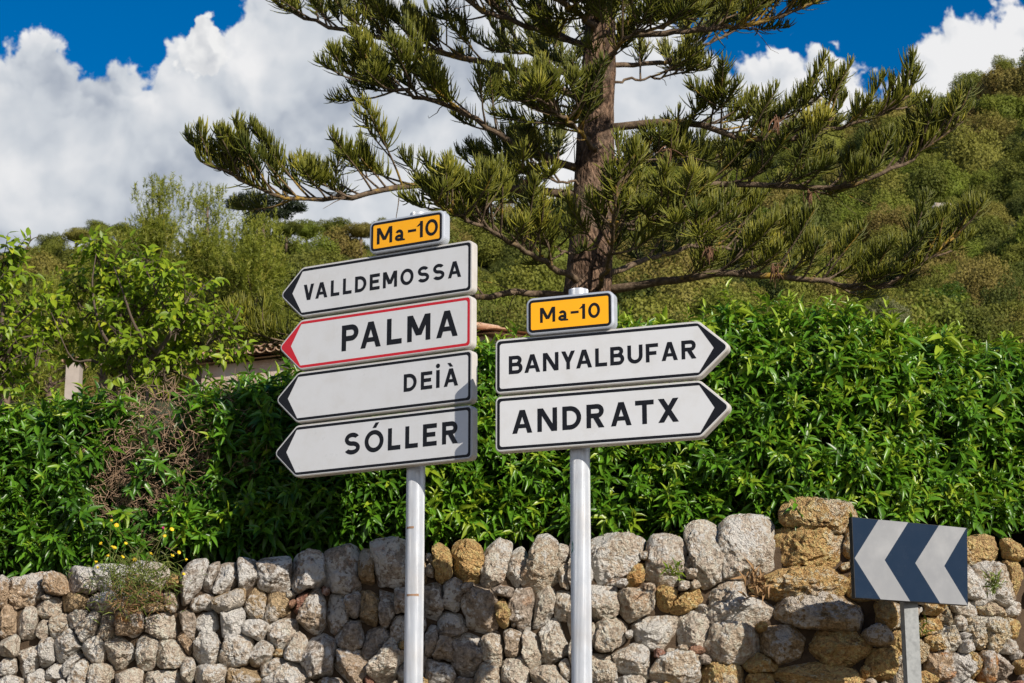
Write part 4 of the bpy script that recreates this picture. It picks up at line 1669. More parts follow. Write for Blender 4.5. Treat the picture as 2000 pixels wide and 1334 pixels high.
def build_pine():
    root = empty('norfolk_pine', (pine_pt(1150, 700).x, PINE_Y, 3.4), 'tall pine with tiered horizontal limbs and upswept rope-like foliage behind the signs', 'tree')
    # trunk
    tp = [(1145, 800, 108), (1148, 620, 98), (1150, 540, 92), (1158, 400, 82), (1164, 250, 74), (1170, 100, 66), (1176, -60, 58), (1186, -300, 46), (1196, -620, 30), (1200, -900, 8)]
    mb = MB()
    path = crom([pine_pt(a, b) for a, b, _ in tp], 60)
    rr = np.interp(np.linspace(0, 1, 60), np.linspace(0, 1, len(tp)), [w for *_, w in tp])
    k = 26
    for i, p in enumerate(path):
        r0 = rr[i] / 2 / FPX * PINE_Y * 1.03
        for j in range(k):
            a = 2 * math.pi * j / k
            ns = mnoise.fractal(Vector((math.cos(a) * 2.2, math.sin(a) * 2.2, p.z * 2.0)), 1.0, 2.0, 4)
            ring = 0.05 * math.exp(-((i % 7) - 3) ** 2 / 0.8)
            r = r0 * (1 + 0.08 * ns + ring * 0.6)
            mb.v.append((p.x + r * math.cos(a), p.y + r * math.sin(a), p.z))
    for i in range(59):
        for j in range(k):
            a, b = i * k + j, i * k + (j + 1) % k
            mb.f.append((a, b, b + k, a + k))
    mb.build('trunk', M['bark'], root, True)

    def limb(pts, r0, r1, start=0.25, nsec=15, seclen=0.62, dens=1.0, two=True, droop=0.0, name='limb'):
        """pts: (px, py, depth offset); a limb with its side shoots and whips"""
        n = 26
        P = crom([pine_pt(*q) for q in pts], n)
        for i in range(2, n - 1):
            P[i] = P[i] + Vector(rng.normal(0, 0.012, 3))
        ln = sum((P[i + 1] - P[i]).length for i in range(n - 1))
        mb = MB()
        mb.tube(P, [(r0 + (r1 - r0) * (i / (n - 1)) ** 0.7) * 0.86 for i in range(n)], 9, True, 0.08)
        br = mb.build(name, M['limb'], root, True)
        tw = MB()
        WP, WD, WL, WR, WTn, WB = [], [], [], [], [], []

        def add_whips(path, f0, f1, count, lmax, tint0):
            m = len(path) - 1
            for q in range(count):
                f = f0 + (f1 - f0) * (q + rng.random()) / count
                s = f * m
                a = min(int(s), m - 1)
                p = path[a].lerp(path[a + 1], s - a)
                t = (path[a + 1] - path[a]).normalized()
                sd = t.cross(Vector((0, 0, 1)))
                if sd.length < 1e-3:
                    sd = Vector((1, 0, 0))
                sd.normalize()
                sg = 1 if q % 2 else -1
                upv = rng.uniform(-0.25, 1.0)
                fw = 0.18 + 0.62 * f
                d = t * fw + sd * sg * rng.uniform(0.05, 1.15) + Vector((0, 0, 1)) * upv
                d += Vector(rng.normal(0, 0.20, 3))
                L = lmax * (0.62 + 0.38 * math.sin(math.pi * min(1, 0.25 + f * 0.62))) * rng.uniform(0.7, 1.12) * (1.0 - 0.42 * f ** 3)
                WP.append(tuple(p)); WD.append(tuple(d.normalized())); WL.append(L)
                WR.append(rng.uniform(0.0055, 0.0080)); WTn.append(np.clip(tint0 + rng.normal(0, 0.10), 0, 1)); WB.append(rng.uniform(0.15, 0.62))
        nsec = int(nsec * 1.95)
        for q in range(nsec):
            f = start + (1 - start) * (q + rng.uniform(0.1, 0.9)) / nsec
            s = f * (n - 1)
            a = min(int(s), n - 2)
            p = P[a].lerp(P[a + 1], s - a)
            t = (P[a + 1] - P[a]).normalized()
            sd = t.cross(Vector((0, 0, 1))).normalized()
            sg = 1 if q % 2 else -1
            L = seclen * rng.uniform(0.6, 1.45) * (0.75 + 0.5 * math.sin(math.pi * min(1.0, f))) * (1 - 0.35 * f ** 4)
            up = rng.uniform(0.05, 0.75)
            if rng.random() < 0.16:
                up = -0.15
            d = t * rng.uniform(0.35, 0.8) + sd * sg * rng.uniform(0.25, 0.9) + Vector((0, 0, up))
            d.normalize()
            pth = [p]
            for k_ in range(6):
                d = (d + Vector((0, 0, 0.10)) + t * 0.05 + Vector(rng.normal(0, 0.05, 3))).normalized()
                pth.append(pth[-1] + d * (L / 6))
            tw.tube(pth, [0.013, 0.012, 0.010, 0.009, 0.008, 0.006, 0.004], 5, False)
            tint = np.clip(0.42 + rng.normal(0, 0.13), 0.05, 0.9)
            add_whips(pth, 0.42, 1.0, int(54 * dens * L / 0.6), 0.29, tint)
            if L > 0.5 and rng.random() < 0.6:       # a forked side shoot
                d2 = (d + Vector(rng.normal(0, 0.5, 3)) + Vector((0, 0, 0.25))).normalized()
                p2 = [pth[2], pth[2] + d2 * L * .22, pth[2] + d2 * L * .4 + Vector((0, 0, .03)), pth[2] + d2 * L * .55 + Vector((0, 0, .07))]
                tw.tube(p2, [0.009, 0.008, 0.006, 0.004], 5, False)
                add_whips(p2, 0.3, 1.0, int(36 * dens), 0.25, tint)
        # bare dead twigs low on the limb
        for q in range(4 if r0 > .03 else 1):
            a = int(rng.integers(3, int(n * .6)))
            d = ((P[a + 1] - P[a]).normalized() * .7 + Vector((0, rng.normal(0, .6), rng.normal(.1, .5)))).normalized()
            pth = [P[a]]
            for k_ in range(5):
                d = (d + Vector(rng.normal(0, .2, 3))).normalized()
                pth.append(pth[-1] + d * rng.uniform(.06, .13))
            tw.tube(pth, [.007, .006, .005, .004, .003, .002], 4, False)
        # the limb's own tip
        add_whips(P[-9:], 0.25, 1.0, int(80 * dens), 0.30, 0.55)
        if tw.v:
            tag(tw.build('side_shoots', M['limb'], br, True), kind='stuff')
        V, Fq, TI = whips_mesh(np.array(WP), np.array(WD), np.array(WL), np.array(WR), np.array(WTn), np.array(WB))
        fo = link('foliage', np_mesh('foliage', V, Fq, attrs={'tint': np.clip(TI, 0, 1)}), M['needle'], br)
        return br

    # limbs as they grow in the photograph, lowest tier first
    limb([(1135, 382, 0), (1000, 369, -.1), (880, 362, -.3), (760, 368, -.5), (650, 389, -.6), (560, 386, -.7), (480, 356, -.8), (402, 314, -.9)], .058, .016, .34, 17, .60)
    limb([(1140, 332, 0), (1040, 300, -.2), (960, 255, -.3), (880, 208, -.4), (800, 182, -.5), (740, 168, -.5), (676, 142, -.6)], .055, .015, .30, 16, .60)
    limb([(1145, 198, 0), (1040, 150, .1), (930, 118, .2), (820, 95, .3), (720, 70, .3), (620, 44, .4), (540, 6, .4), (470, -40, .4)], .055, .015, .25, 18, .60)
    limb([(1180, 75, 0), (1300, 64, -.2), (1400, 55, -.3), (1480, 44, -.4), (1560, 18, -.5), (1650, -25, -.6)], .050, .016, .22, 15, .55)
    limb([(1180, 250, 0), (1300, 240, -.2), (1370, 247, -.4), (1450, 272, -.6), (1540, 272, -.7), (1640, 250, -.8), (1720, 222, -.9), (1775, 186, -1.)], .055, .015, .18, 18, .56)
    limb([(1180, 388, 0), (1290, 373, -.2), (1400, 361, -.3), (1530, 363, -.4), (1640, 365, -.5), (1740, 331, -.6), (1810, 288, -.6), (1880, 236, -.7)], .055, .016, .22, 18, .58)
    limb([(1170, 568, 0), (1290, 552, -.3), (1400, 536, -.5), (1500, 538, -.6), (1600, 549, -.7), (1680, 560, -.8), (1760, 542, -.9), (1830, 492, -1.), (1876, 450, -1.)], .060, .016, .14, 22, .62)
    limb([(1135, 578, 0), (1000, 574, -.2), (900, 584, -.3), (780, 600, -.4), (660, 640, -.5), (540, 672, -.5), (450, 660, -.6)], .050, .014, .25, 15, .50)
    # limbs that come towards the road or run back
    limb([(1145, 560, 0), (1060, 512, -.8), (980, 462, -1.5), (915, 432, -2.0), (850, 392, -2.3)], .045, .014, .18, 14, .52)
    limb([(1165, 568, -.1), (1182, 530, -.7), (1196, 470, -1.3), (1200, 400, -1.7), (1214, 330, -1.9)], .040, .012, .30, 9, .46, 1.1)
    limb([(1160, 430, -.1), (1235, 440, -.8), (1310, 425, -1.5), (1390, 455, -2.0)], .040, .012, .2, 11, .46)
    limb([(1150, 470, .1), (1060, 420, .9), (985, 392, 1.6), (930, 392, 2.2)], .040, .012, .2, 11, .50)
    limb([(1170, 540, .1), (1270, 505, .8), (1370, 480, 1.5), (1470, 486, 2.0), (1560, 470, 2.2)], .045, .013, .2, 15, .55)
    limb([(1168, 300, -.1), (1130, 255, -.8), (1080, 215, -1.4), (1030, 180, -1.9)], .040, .012, .25, 10, .46)
    limb([(1172, 205, -.1), (1180, 130, -.8), (1225, 75, -1.2), (1290, 52, -1.6), (1350, 20, -1.8)], .038, .012, .2, 12, .48)
    limb([(1180, 128, 0), (1290, 121, .3), (1340, 102, .5), (1420, 66, .8), (1490, 20, 1.)], .040, .012, .3, 10, .45)
    limb([(1160, 90, 0), (1060, 62, -.2), (950, 22, -.4), (860, -30, -.5), (780, -80, -.5)], .050, .014, .2, 17, .62)
    limb([(1162, 60, -.1), (1120, 20, -.8), (1060, -20, -1.5), (1000, -70, -2.)], .045, .014, .15, 12, .55)
    limb([(1160, 340, .1), (1080, 322, 1.0), (1000, 330, 1.8), (930, 330, 2.4)], .042, .013, .25, 11, .50)
    limb([(1175, 320, .1), (1250, 310, .9), (1330, 322, 1.6), (1420, 310, 2.2)], .042, .013, .25, 11, .50)
    limb([(1165, 180, .1), (1110, 150, 1.0), (1040, 110, 1.8), (960, 100, 2.4)], .042, .013, .2, 12, .52)
    limb([(1175, 60, .1), (1260, 40, 1.0), (1340, 20, 1.8), (1420, -20, 2.4)], .042, .013, .2, 12, .52)
    limb([(1170, 40, -.1), (1180, -10, -.9), (1230, -60, -1.7)], .040, .013, .15, 10, .55)
    limb([(1160, 0, 0), (1000, -20, .5), (860, -60, .7), (700, -120, .8), (600, -190, .8)], .05, .015, .2, 14, .60, .8)
    limb([(1180, -10, 0), (1320, -40, .4), (1460, -90, .5), (1580, -170, .5)], .05, .015, .2, 12, .60, .8)
    for i in range(9):
        py = 40 + i * 58 + rng.normal(0, 8)
        a = -0.5 * math.pi + rng.normal(0, .95)
        rc = rng.uniform(.55, 1.25)
        dx, dz = math.cos(a) * rc, math.sin(a) * rc
        limb([(1160, py, 0), (1160 + dx * 95, py - 8, dz * .5), (1160 + dx * 190, py - 30, dz)], .022, .009, .35, 4, .42, .8, name='limb')
    # tiers above the picture, thinner
    for i, (py, reach) in enumerate(((-150, 380), (-340, 290), (-560, 170))):
        for kk in range(4):
            a = kk * 1.5708 + i * 0.6
            dx, dz = math.cos(a), math.sin(a)
            limb([(1185, py, 0), (1185 + dx * reach * .5, py - 25, dz * reach * .5 * .0053), (1185 + dx * reach, py - 110, dz * reach * .0053)], .035, .012, .25, 5, .5, .40)
    # withered tufts
    for (px, py, dy) in ((1305, 292, -.9), (1515, 232, -.9), (1385, 488, -1.3), (955, 398, -1.6), (1030, 352, .4), (1580, 375, -.5), (1510, 520, -.8)):
        m = 16
        p = np.tile(np.array(pine_pt(px, py, dy)), (m, 1)) + rng.normal(0, 0.02, (m, 3))
        d = unit(rng.normal(0, 0.5, (m, 3)) + np.array([[0, 0, -0.9]]))
        V, Fq, TI = whips_mesh(p, d, rng.uniform(0.10, 0.2, m), np.full(m, 0.006), np.zeros(m), np.full(m, -0.3))
        link('withered_tuft', np_mesh('withered_tuft', V, Fq), M['dead_needle'], root)


build_pine()


# ------------------------------------------------------------------ broad-leaved garden trees
def leafy_tree(name, label, base, limbs, clusters, Y, seed, nbig, leaf_len=0.092):
    r = np.random.default_rng(seed)
    root = empty(name, base, label, 'tree')
    mb = MB()
    for pts, r0, r1 in limbs:
        P = crom([at(a, b, Y + c) for a, b, c in pts], 12)
        mb.tube(P, [(r0 * .8) * (1 - i / 11.6) ** 1.25 + .003 for i in range(12)], 7, True, 0.08)
    mb.build('branches', M['fruit_bark'], root, True)
    T, Dn, Nn, SC, TI = [], [], [], [], []
    tw = MB()
    for (px, py, rp, n) in clusters:
        c = np.array(at(px, py, Y + r.normal(0, 0.25)))
        rm = rp / FPX * Y
        ns = max(2, int(n / 4.6))
        for s in range(ns):
            o = c + r.normal(0, 0.5, 3) * rm * np.array([1, 1, .8])
            d = unit((o - c)[None] * 1.2 + np.array([[0, -0.15 * rm, 0.55 * rm]]) + r.normal(0, .3 * rm, (1, 3)))[0]
            L = r.uniform(0.10, 0.24)
            tw.tube([o - d * .15, o, o + d * L], [0.006, .004, .002], 4, False)
            ti = np.clip(r.normal(0.5, 0.2), 0, 1)
            side = unit(np.cross(d, np.array([.2, .3, 1.]))[None])[0]
            oth = np.cross(d, side)
            for k in range(8):
                f = k / 7
                a = k * 2.4 + r.normal(0, .3)
                rad = side * math.cos(a) + oth * math.sin(a)
                dd = d * (0.35 + 0.6 * f) + rad * 0.9 + np.array([0, 0, -0.75])
                T.append(o + d * L * f)
                Dn.append(dd + r.normal(0, .15, 3))
                Nn.append(d * .7 + np.array([0.1, -.3, .6]) + r.normal(0, .3, 3))
                l = leaf_len * r.uniform(.7, 1.2)
                SC.append((l, l * r.uniform(.21, .29), l * r.uniform(.2, .9)))
                TI.append(np.clip(ti + .2 * f + r.normal(0, .12), 0, 1))
    tag(tw.build('twigs', M['fruit_bark'], root), kind='stuff')
    T, Dn, Nn, SC, TI = map(np.array, (T, Dn, Nn, SC, TI))
    R = frames(Dn, Nn)
    tv, tf = leaf_template(3, 'ovate', 0.2, 0.3)
    view = unit(np.array([[0, 0, CAMZ]]) - T)
    score = SC[:, 0] * SC[:, 1] * np.abs(np.einsum('ni,ni->n', R[:, :, 2], view)) - 0.002 * (T[:, 1] - Y)
    big = np.argsort(-score)[:nbig]
    rest = np.ones(len(T), bool)
    rest[big] = False
    V, Fq = scatter(tv, tf, R[rest], T[rest], SC[rest])
    tag(link('crown', np_mesh('crown', V, Fq, attrs={'tint': np.repeat(TI[rest], len(tv))}), M['fruit_leaf'], root), kind='stuff')
    lm = []
    for q in range(5):
        m_ = np_mesh('leaf', tv * np.array([[1, 0.25, 0.3 + .12 * q]]), tf, attrs={'tint': np.full(len(tv), 0.35 + 0.12 * q)})
        m_.materials.append(M['fruit_leaf'])
        lm.append(m_)
    for c, i in enumerate(big):
        o = link('leaf', lm[c % 5], None, root)
        o.matrix_basis = Matrix([[*(R[i][q] * SC[i, 0]), T[i][q]] for q in range(3)] + [[0, 0, 0, 1]])


TY = 16.2
leafy_tree('fruit_tree', 'leafy light green fruit tree with bare dark limbs above the dead patch of the hedge', tuple(at(205, 830, TY)),
           [([(195, 800, 0), (215, 762, 0), (262, 722, 0), (305, 690, -.1), (335, 640, -.2), (300, 560, -.2), (280, 520, -.2)], .055, .012),
            ([(215, 800, .1), (250, 752, .1), (318, 716, .1), (380, 690, .2), (450, 640, .2), (470, 600, .2)], .045, .010),
            ([(262, 722, 0), (228, 690, -.2), (195, 640, -.3), (180, 560, -.3), (188, 495, -.3)], .028, .008),
            ([(232, 742, 0), (185, 705, -.2), (140, 700, -.2), (100, 610, -.3)], .02, .006),
            ([(305, 690, -.1), (265, 640, -.3), (240, 570, -.4), (222, 520, -.4)], .022, .007),
            ([(335, 640, -.2), (380, 585, -.1), (400, 555, 0)], .018, .006),
            ([(318, 716, .1), (360, 735, 0), (400, 752, -.1)], .016, .006)],
           [(188, 492, 22, 40), (200, 525, 28, 50), (168, 560, 26, 50), (150, 585, 22, 36), (220, 560, 30, 60), (255, 540, 30, 56), (285, 505, 22, 36), (300, 540, 26, 46),
            (175, 610, 26, 44), (120, 622, 26, 40), (90, 612, 18, 26), (240, 610, 32, 60), (275, 590, 34, 64), (320, 590, 30, 56), (365, 575, 24, 40), (398, 555, 16, 24),
            (300, 635, 36, 76), (345, 630, 32, 66), (385, 625, 28, 50), (420, 640, 24, 40), (195, 665, 26, 50), (255, 680, 30, 60), (300, 690, 32, 66), (340, 690, 28, 56),
            (250, 725, 30, 60), (290, 735, 30, 66), (320, 725, 24, 46), (385, 690, 26, 46), (440, 690, 22, 40), (165, 690, 20, 30), (225, 640, 24, 40)],
           TY, 5, 300)
leafy_tree('fruit_tree', 'leafy fruit tree cut by the edge of the picture beside the other fruit tree', tuple(at(-40, 830, TY)),
           [([(-40, 810, 0), (-10, 740, 0), (2, 670, 0), (5, 610, 0), (15, 540, 0), (18, 500, 0)], .05, .010),
            ([(2, 670, 0), (40, 630, -.2), (75, 600, -.3)], .02, .006), ([(-10, 740, 0), (30, 668, -.2), (70, 655, -.2), (90, 640, -.2)], .02, .006),
            ([(0, 680, 0), (45, 700, .1), (60, 680, .1)], .014, .005),
            ([(20, 560, .4), (45, 500, .5), (60, 470, .5), (75, 462, .5)], .010, .003), ([(60, 470, .5), (58, 448, .5)], .005, .002)],
           [(10, 510, 26, 60), (28, 530, 18, 30), (5, 560, 22, 44), (-40, 560, 40, 70), (45, 600, 20, 30), (20, 615, 18, 26), (0, 640, 20, 30), (55, 650, 20, 26), (90, 660, 24, 36), (70, 685, 20, 30),
            (10, 690, 24, 46), (22, 730, 20, 36), (-10, 740, 30, 50), (-60, 660, 40, 70), (45, 690, 18, 26), (110, 640, 18, 26)],
           TY, 9, 120)


# ------------------------------------------------------------------ house with barrel tiles, gate pillar
def build_house():
    Y0, Y1 = 36.6, 34.0
    A = at(395, 706, Y0)
    z = A.z
    B = at(952, 630, 34.3)
    B.z = z
    e = (B - A)
    L = e.length
    e.normalize()
    n = Vector((e.y, -e.x, 0))
    root = empty('house', (A.x, A.y, 8.0), 'pink plastered house with barrel tiled eaves half hidden behind the hedge', 'house')
    R = Matrix(((e.x, -n.x, 0), (e.y, -n.y, 0), (0, 0, 1)))
    mb = MB()
    c = A + e * (L / 2) - n * 2.5
    mb.box((c.x, c.y, z - 2.0 - 0.10), (L / 2, 2.5, 2.0), R)
    mb.build('wall', M['plaster'], root)
    # roof slab
    mb = MB()
    rise = 5.0 * math.tan(math.radians(11))
    P = [A - e * .25 + n * .22, A + e * (L + .25) + n * .22, A + e * (L + .25) - n * 4.9, A - e * .25 - n * 4.9]
    hz = [0, 0, rise, rise]
    for dz, order in ((-0.03, 1), (-0.10, -1)):
        q = [(p.x, p.y, z + h + dz) for p, h in zip(P, hz)]
        mb.poly(q[::order])
    rf = mb.build('roof', M['roof_tile'], root)
    # barrel tiles: covers and channels along the eave, three courses up
    def tile(up):
        m = MB()
        N, Lt, r = 8, 0.46, 0.105
        rows = []
        for (y, rr) in ((0.0, r), (Lt, r * .86)):
            for (t, k) in ((0, 0), (0, 1)):
                pass
            o = [(-math.cos(math.pi * i / N) * rr, y, math.sin(math.pi * i / N) * rr * .8 * up) for i in range(N + 1)]
            i_ = [(-math.cos(math.pi * i / N) * (rr - .014), y, math.sin(math.pi * i / N) * (rr - .014) * .8 * up) for i in range(N + 1)]
            rows.append((o, i_))
        (o0, i0), (o1, i1) = rows
        for i in range(N):
            m.poly([o0[i], o0[i + 1], o1[i + 1], o1[i]])
            m.poly([i0[i + 1], i0[i], i1[i], i1[i + 1]])
            m.poly([o0[i + 1], o0[i], i0[i], i0[i + 1]])
        for i in (0, N):
            m.poly([o0[i], o1[i], i1[i], i0[i]])
        me = m.mesh('roof_tile', True)
        me.materials.append(M['roof_tile'])
        return me
    cov, cha = tile(1), tile(-1)
    pitch = Matrix.Rotation(math.radians(11), 4, 'X')
    Rz = R.to_4x4()
    nt_ = int(L / 0.205)
    for row in range(3):
        for i in range(nt_):
            for me, dx, dz in ((cov, 0, 0.035), (cha, 0.1025, 0.045)):
                s = 0.1 + i * 0.205 + dx
                q = A + e * s + n * (0.30 - row * 0.40)
                o = link('roof_tile', me, None, rf)
                o.matrix_basis = Matrix.Translation((q.x, q.y, z + dz + 0.02 - (0.30 - row * 0.40 - .22) * math.tan(math.radians(11)) + random.uniform(-.008, .008))) @ Rz @ pitch @ Matrix.Rotation(random.uniform(-.03, .03), 4, 'Z')
    rf.matrix_parent_inverse = Matrix.Translation(-root.location)
    # pillar
    q = at(146, 712, 36.0)
    root = empty('gate_pillar', (q.x, q.y, 8.0), 'white plastered pillar with a tile cap behind the limbs of the fruit tree', 'pillar')
    mb = MB()
    mb.box((q.x, q.y, q.z - 1.4), (0.125, 0.15, 1.4))
    mb.build('shaft', M['white_plaster'], root)
    for i in range(2):
        o = link('cap_tile', cov, None, root)
        o.matrix_basis = Matrix.Translation((q.x - .09 + .18 * i, q.y - .24, q.z + 0.005))


build_house()


# ------------------------------------------------------------------ pines and far trees
def needle_tree(name, label, px, ptop, pbot, Y, width_px, seed, mat, shoots=900, cone=0.8, group=None):
    r = np.random.default_rng(seed)
    top = at(px, ptop, Y)
    bot = at(px, pbot, Y)
    zb = float(terrain(bot.x, Y))
    root = empty(name, (top.x, Y, zb), label, 'tree', group)
    W = width_px / 2 / FPX * Y
    H = top.z - bot.z
    mb = MB()
    P = [Vector((top.x + r.normal(0, .05), Y, zb + (top.z - zb) * t)) for t in np.linspace(0, 0.97, 9)]
    mb.tube(P, list(np.linspace(0.16, 0.02, 9)), 8, True)
    heads = []
    for i in range(34):
        t = r.uniform(0.05, 0.92)
        a = r.uniform(0, 6.28)
        reach = W * (1 - t) ** cone * r.uniform(.55, 1.05) + 0.1
        p0 = Vector((top.x, Y, bot.z + H * (t * .82)))
        p1 = p0 + Vector((math.cos(a) * reach, math.sin(a) * reach, reach * r.uniform(.35, .9)))
        mb.tube([p0, p0.lerp(p1, .55) + Vector((0, 0, -.08 * reach)), p1], [.035, .02, .008], 5, False)
        heads.append((np.array(p0), np.array(p1)))
    mb.build('trunk', M['pine_bark'], root, True)
    sp, sdn, st = [], [], []
    shoots = int(shoots * 1.2)
    for i in range(shoots):
        a, b = heads[r.integers(len(heads))]
        f = r.beta(2.2, 1.0)
        o = a + (b - a) * f + r.normal(0, .20, 3) * (0.5 + W * .25)
        sp.append(o)
        sdn.append(unit(((b - a) / (np.linalg.norm(b - a) + .01) * .35 + np.array([0, -.05, .65]) + r.normal(0, .34, 3))[None])[0])
        st.append(np.clip(r.normal(.45, .2) + .2 * (o[2] - bot.z) / H, 0, 1))
    # leading shoots at the top
    for i in range(int(shoots * .10)):
        t = r.random()
        sp.append(np.array((top.x, Y, top.z)) + np.array([r.normal(0, W * .22), r.normal(0, W * .2), -abs(r.normal(0, H * .16))]))
        sdn.append(unit((np.array([0, 0, 1.]) + r.normal(0, .12, 3))[None])[0])
        st.append(r.uniform(.5, .9))
    sp, sdn, st = map(np.array, (sp, sdn, st))
    K = 15
    n = len(sp)
    T = np.repeat(sp, K, 0) + np.repeat(sdn, K, 0) * r.uniform(0, .26, (n * K, 1))
    D = unit(np.repeat(sdn, K, 0) * .75 + r.normal(0, .55, (n * K, 3)))
    N = unit(r.normal(0, 1, (n * K, 3)))
    tv = np.array([(0, -1, 0), (0, 1, 0), (1, .3, 0), (1, -.3, 0)], float)
    tf = np.array([(0, 1, 2, 3)])
    k = Y / 50.0
    Ls = r.uniform(.07, .13, n * K) * (0.6 + .4 * k)
    V, Fq = scatter(tv, tf, frames(D, N), T, np.stack([Ls, np.full(n * K, .0095 * (0.5 + .5 * k)), np.ones(n * K)], 1))
    link('crown', np_mesh('crown', V, Fq, smooth=False, attrs={'tint': np.repeat(np.repeat(st, K), 4)}), mat, root)
    return root


PG = 'young pines between the garden and the ridge'
needle_tree('aleppo_pine', 'feathery yellow-green pine with the tallest spiky top against the cloud', 312, 362, 740, 48, 230, 1, M['pine_needle'], 1700, group=PG)
needle_tree('aleppo_pine', 'feathery pine whose spiky top stands just below the dark umbrella pine', 405, 386, 740, 46, 240, 2, M['pine_needle'], 1700, group=PG)
needle_tree('aleppo_pine', 'broad yellow-green pine directly behind the topmost arrow boards', 505, 436, 745, 44, 250, 3, M['pine_needle'], 1800, .6, group=PG)
needle_tree('aleppo_pine', 'soft low pine between the two fruit trees', 110, 560, 800, 42, 210, 4, M['pine_needle'], 1300, .6, group=PG)
needle_tree('aleppo_pine', 'shorter pine behind the crown of the fruit tree', 215, 470, 760, 50, 220, 5, M['pine_needle'], 1400, .7, group=PG)
needle_tree('aleppo_pine', 'low pine behind the trunk of the tree at the edge', 20, 600, 800, 40, 190, 6, M['pine_needle'], 1000, .6, group=PG)


def umbrella_pine():
    r = np.random.default_rng(21)
    Y = 190.0
    c = at(515, 408, Y)
    zb = float(terrain(c.x, Y))
    root = empty('umbrella_pine', (c.x, Y, zb), 'dark umbrella pine with a flat crown on the ridge under the pine limb', 'tree')
    mb = MB()
    mb.tube([(c.x, Y, zb), (c.x + .1, Y, zb + (c.z - zb) * .5), (c.x, Y, c.z + .3)], [.32, .25, .14], 8)
    for i in range(9):
        a = i * .7
        mb.tube([(c.x, Y, c.z - .9), (c.x + math.cos(a) * 1.5, Y + math.sin(a), c.z - .1), (c.x + math.cos(a) * 3, Y + math.sin(a) * 2, c.z + .6)], [.12, .09, .04], 5, False)
    mb.build('trunk', M['pine_bark'], root, True)
    T = []
    for (px, py, w, h) in ((490, 388, 46, 13), (535, 392, 48, 13), (462, 398, 26, 13), (575, 405, 28, 12), (510, 410, 40, 12), (500, 430, 30, 14), (545, 418, 34, 12)):
        q = np.array(at(px, py, Y))
        m = 900
        d = unit(r.normal(0, 1, (m, 3)))
        T.append(q + d * np.stack([np.full(m, w), np.full(m, w * .8), np.full(m, h)], 1) / FPX * Y * r.uniform(.4, 1, (m, 1)))
    T = np.concatenate(T)
    n = len(T)
    tv = np.array([(0, -1, 0), (0, 1, 0), (1, .6, 0), (1, -.6, 0)], float)
    V, Fq = scatter(tv, np.array([(0, 1, 2, 3)]), frames(unit(r.normal(0, 1, (n, 3)) + np.array([[0, 0, .4]])), unit(r.normal(0, 1, (n, 3)))), T, np.stack([r.uniform(.15, .4, n), np.full(n, .05), np.ones(n)], 1))
    link('crown', np_mesh('crown', V, Fq, smooth=False, attrs={'tint': np.repeat(r.random(n) * .8, 4)}), M['dark_needle'], root)


umbrella_pine()


def crown_mesh(name, seed, nq, mat, flat=0.8, leaf=0.10, lobes=11, tall=1.0):
    """unit crown: lobes of small leaf faces, uneven outline"""
    r = np.random.default_rng(seed)
    T, N, TI = [], [], []
    L = [(np.array([0, 0, .05]), .72)]
    for i in range(lobes):
        a = r.uniform(0, 6.28)
        e = r.uniform(-.15, 1.3)
        d = np.array([math.cos(a) * math.cos(e), math.sin(a) * math.cos(e), math.sin(e) * flat])
        L.append((d * r.uniform(.45, .9), r.uniform(.16, .42)))
    wts = np.array([q[1] ** 2 for q in L])
    wts /= wts.sum()
    for (c, rad), w in zip(L, wts):
        m = int(nq * w)
        d = unit(r.normal(0, 1, (m, 3)) + np.array([[0, 0, .25]]))
        sh = r.uniform(.80, 1.08, (m, 1)) * (1 + .22 * np.sin(d[:, :1] * 7 + seed) * np.sin(d[:, 1:2] * 6 + d[:, 2:] * 5))
        T.append(c + d * rad * sh)
        N.append(d + r.normal(0, .38, (m, 3)))
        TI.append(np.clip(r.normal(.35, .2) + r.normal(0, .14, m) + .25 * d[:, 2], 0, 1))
    T, N, TI = np.concatenate(T), np.concatenate(N), np.concatenate(TI)
    T[:, 2] *= tall
    n = len(T)
    tv = np.array([(-1, -.6, 0), (.2, -1, .1), (1, .4, 0), (-.1, 1, .1)], float)
    V, Fq = scatter(tv, np.array([(0, 1, 2, 3)]), frames(unit(r.normal(0, 1, (n, 3))), unit(N)), T, np.repeat((leaf * r.uniform(.5, 1.2, n))[:, None], 3, 1))
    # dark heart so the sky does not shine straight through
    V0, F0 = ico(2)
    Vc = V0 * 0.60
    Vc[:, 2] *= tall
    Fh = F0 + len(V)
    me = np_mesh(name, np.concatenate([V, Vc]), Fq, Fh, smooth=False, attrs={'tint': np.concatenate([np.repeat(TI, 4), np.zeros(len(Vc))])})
    me.materials.append(mat)
    return me


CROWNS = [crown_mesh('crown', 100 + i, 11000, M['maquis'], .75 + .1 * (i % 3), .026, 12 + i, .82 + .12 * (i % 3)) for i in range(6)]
TRUNKM = MB()
TRUNKM.tube([(0, 0, -2.0), (0.02, 0, -1.0), (0, 0, 0.0)], [.10, .08, .05], 6)
TRUNKM = TRUNKM.mesh('trunk', True)
TRUNKM.materials.append(M['pine_bark'])


def single_tree(name, label, px, py, Y, wpx, hpx, mat=None, group=None, seed=0, nq=2600, leaf=.05):
    """a tree whose crown centre shows at px,py"""
    c = at(px, py, Y)
    r = wpx / 2 / FPX * Y
    zb = float(terrain(c.x, Y))
    root = empty(name, (c.x, Y, zb), label, 'tree', group)
    me = CROWNS[seed % 6] if mat is None else crown_mesh('crown', 300 + seed, nq, mat, .8, leaf, 12)
    for nm, m in (('crown', me), ('trunk', TRUNKM)):
        o = link(nm, m, None, root)
        o.matrix_basis = Matrix.Translation(c) @ Matrix.Rotation(seed * 1.3, 4, 'Z') @ Matrix.Diagonal((r, r, hpx / 2 / FPX * Y / (me.dimensions_z if False else .95), 1))
    return root


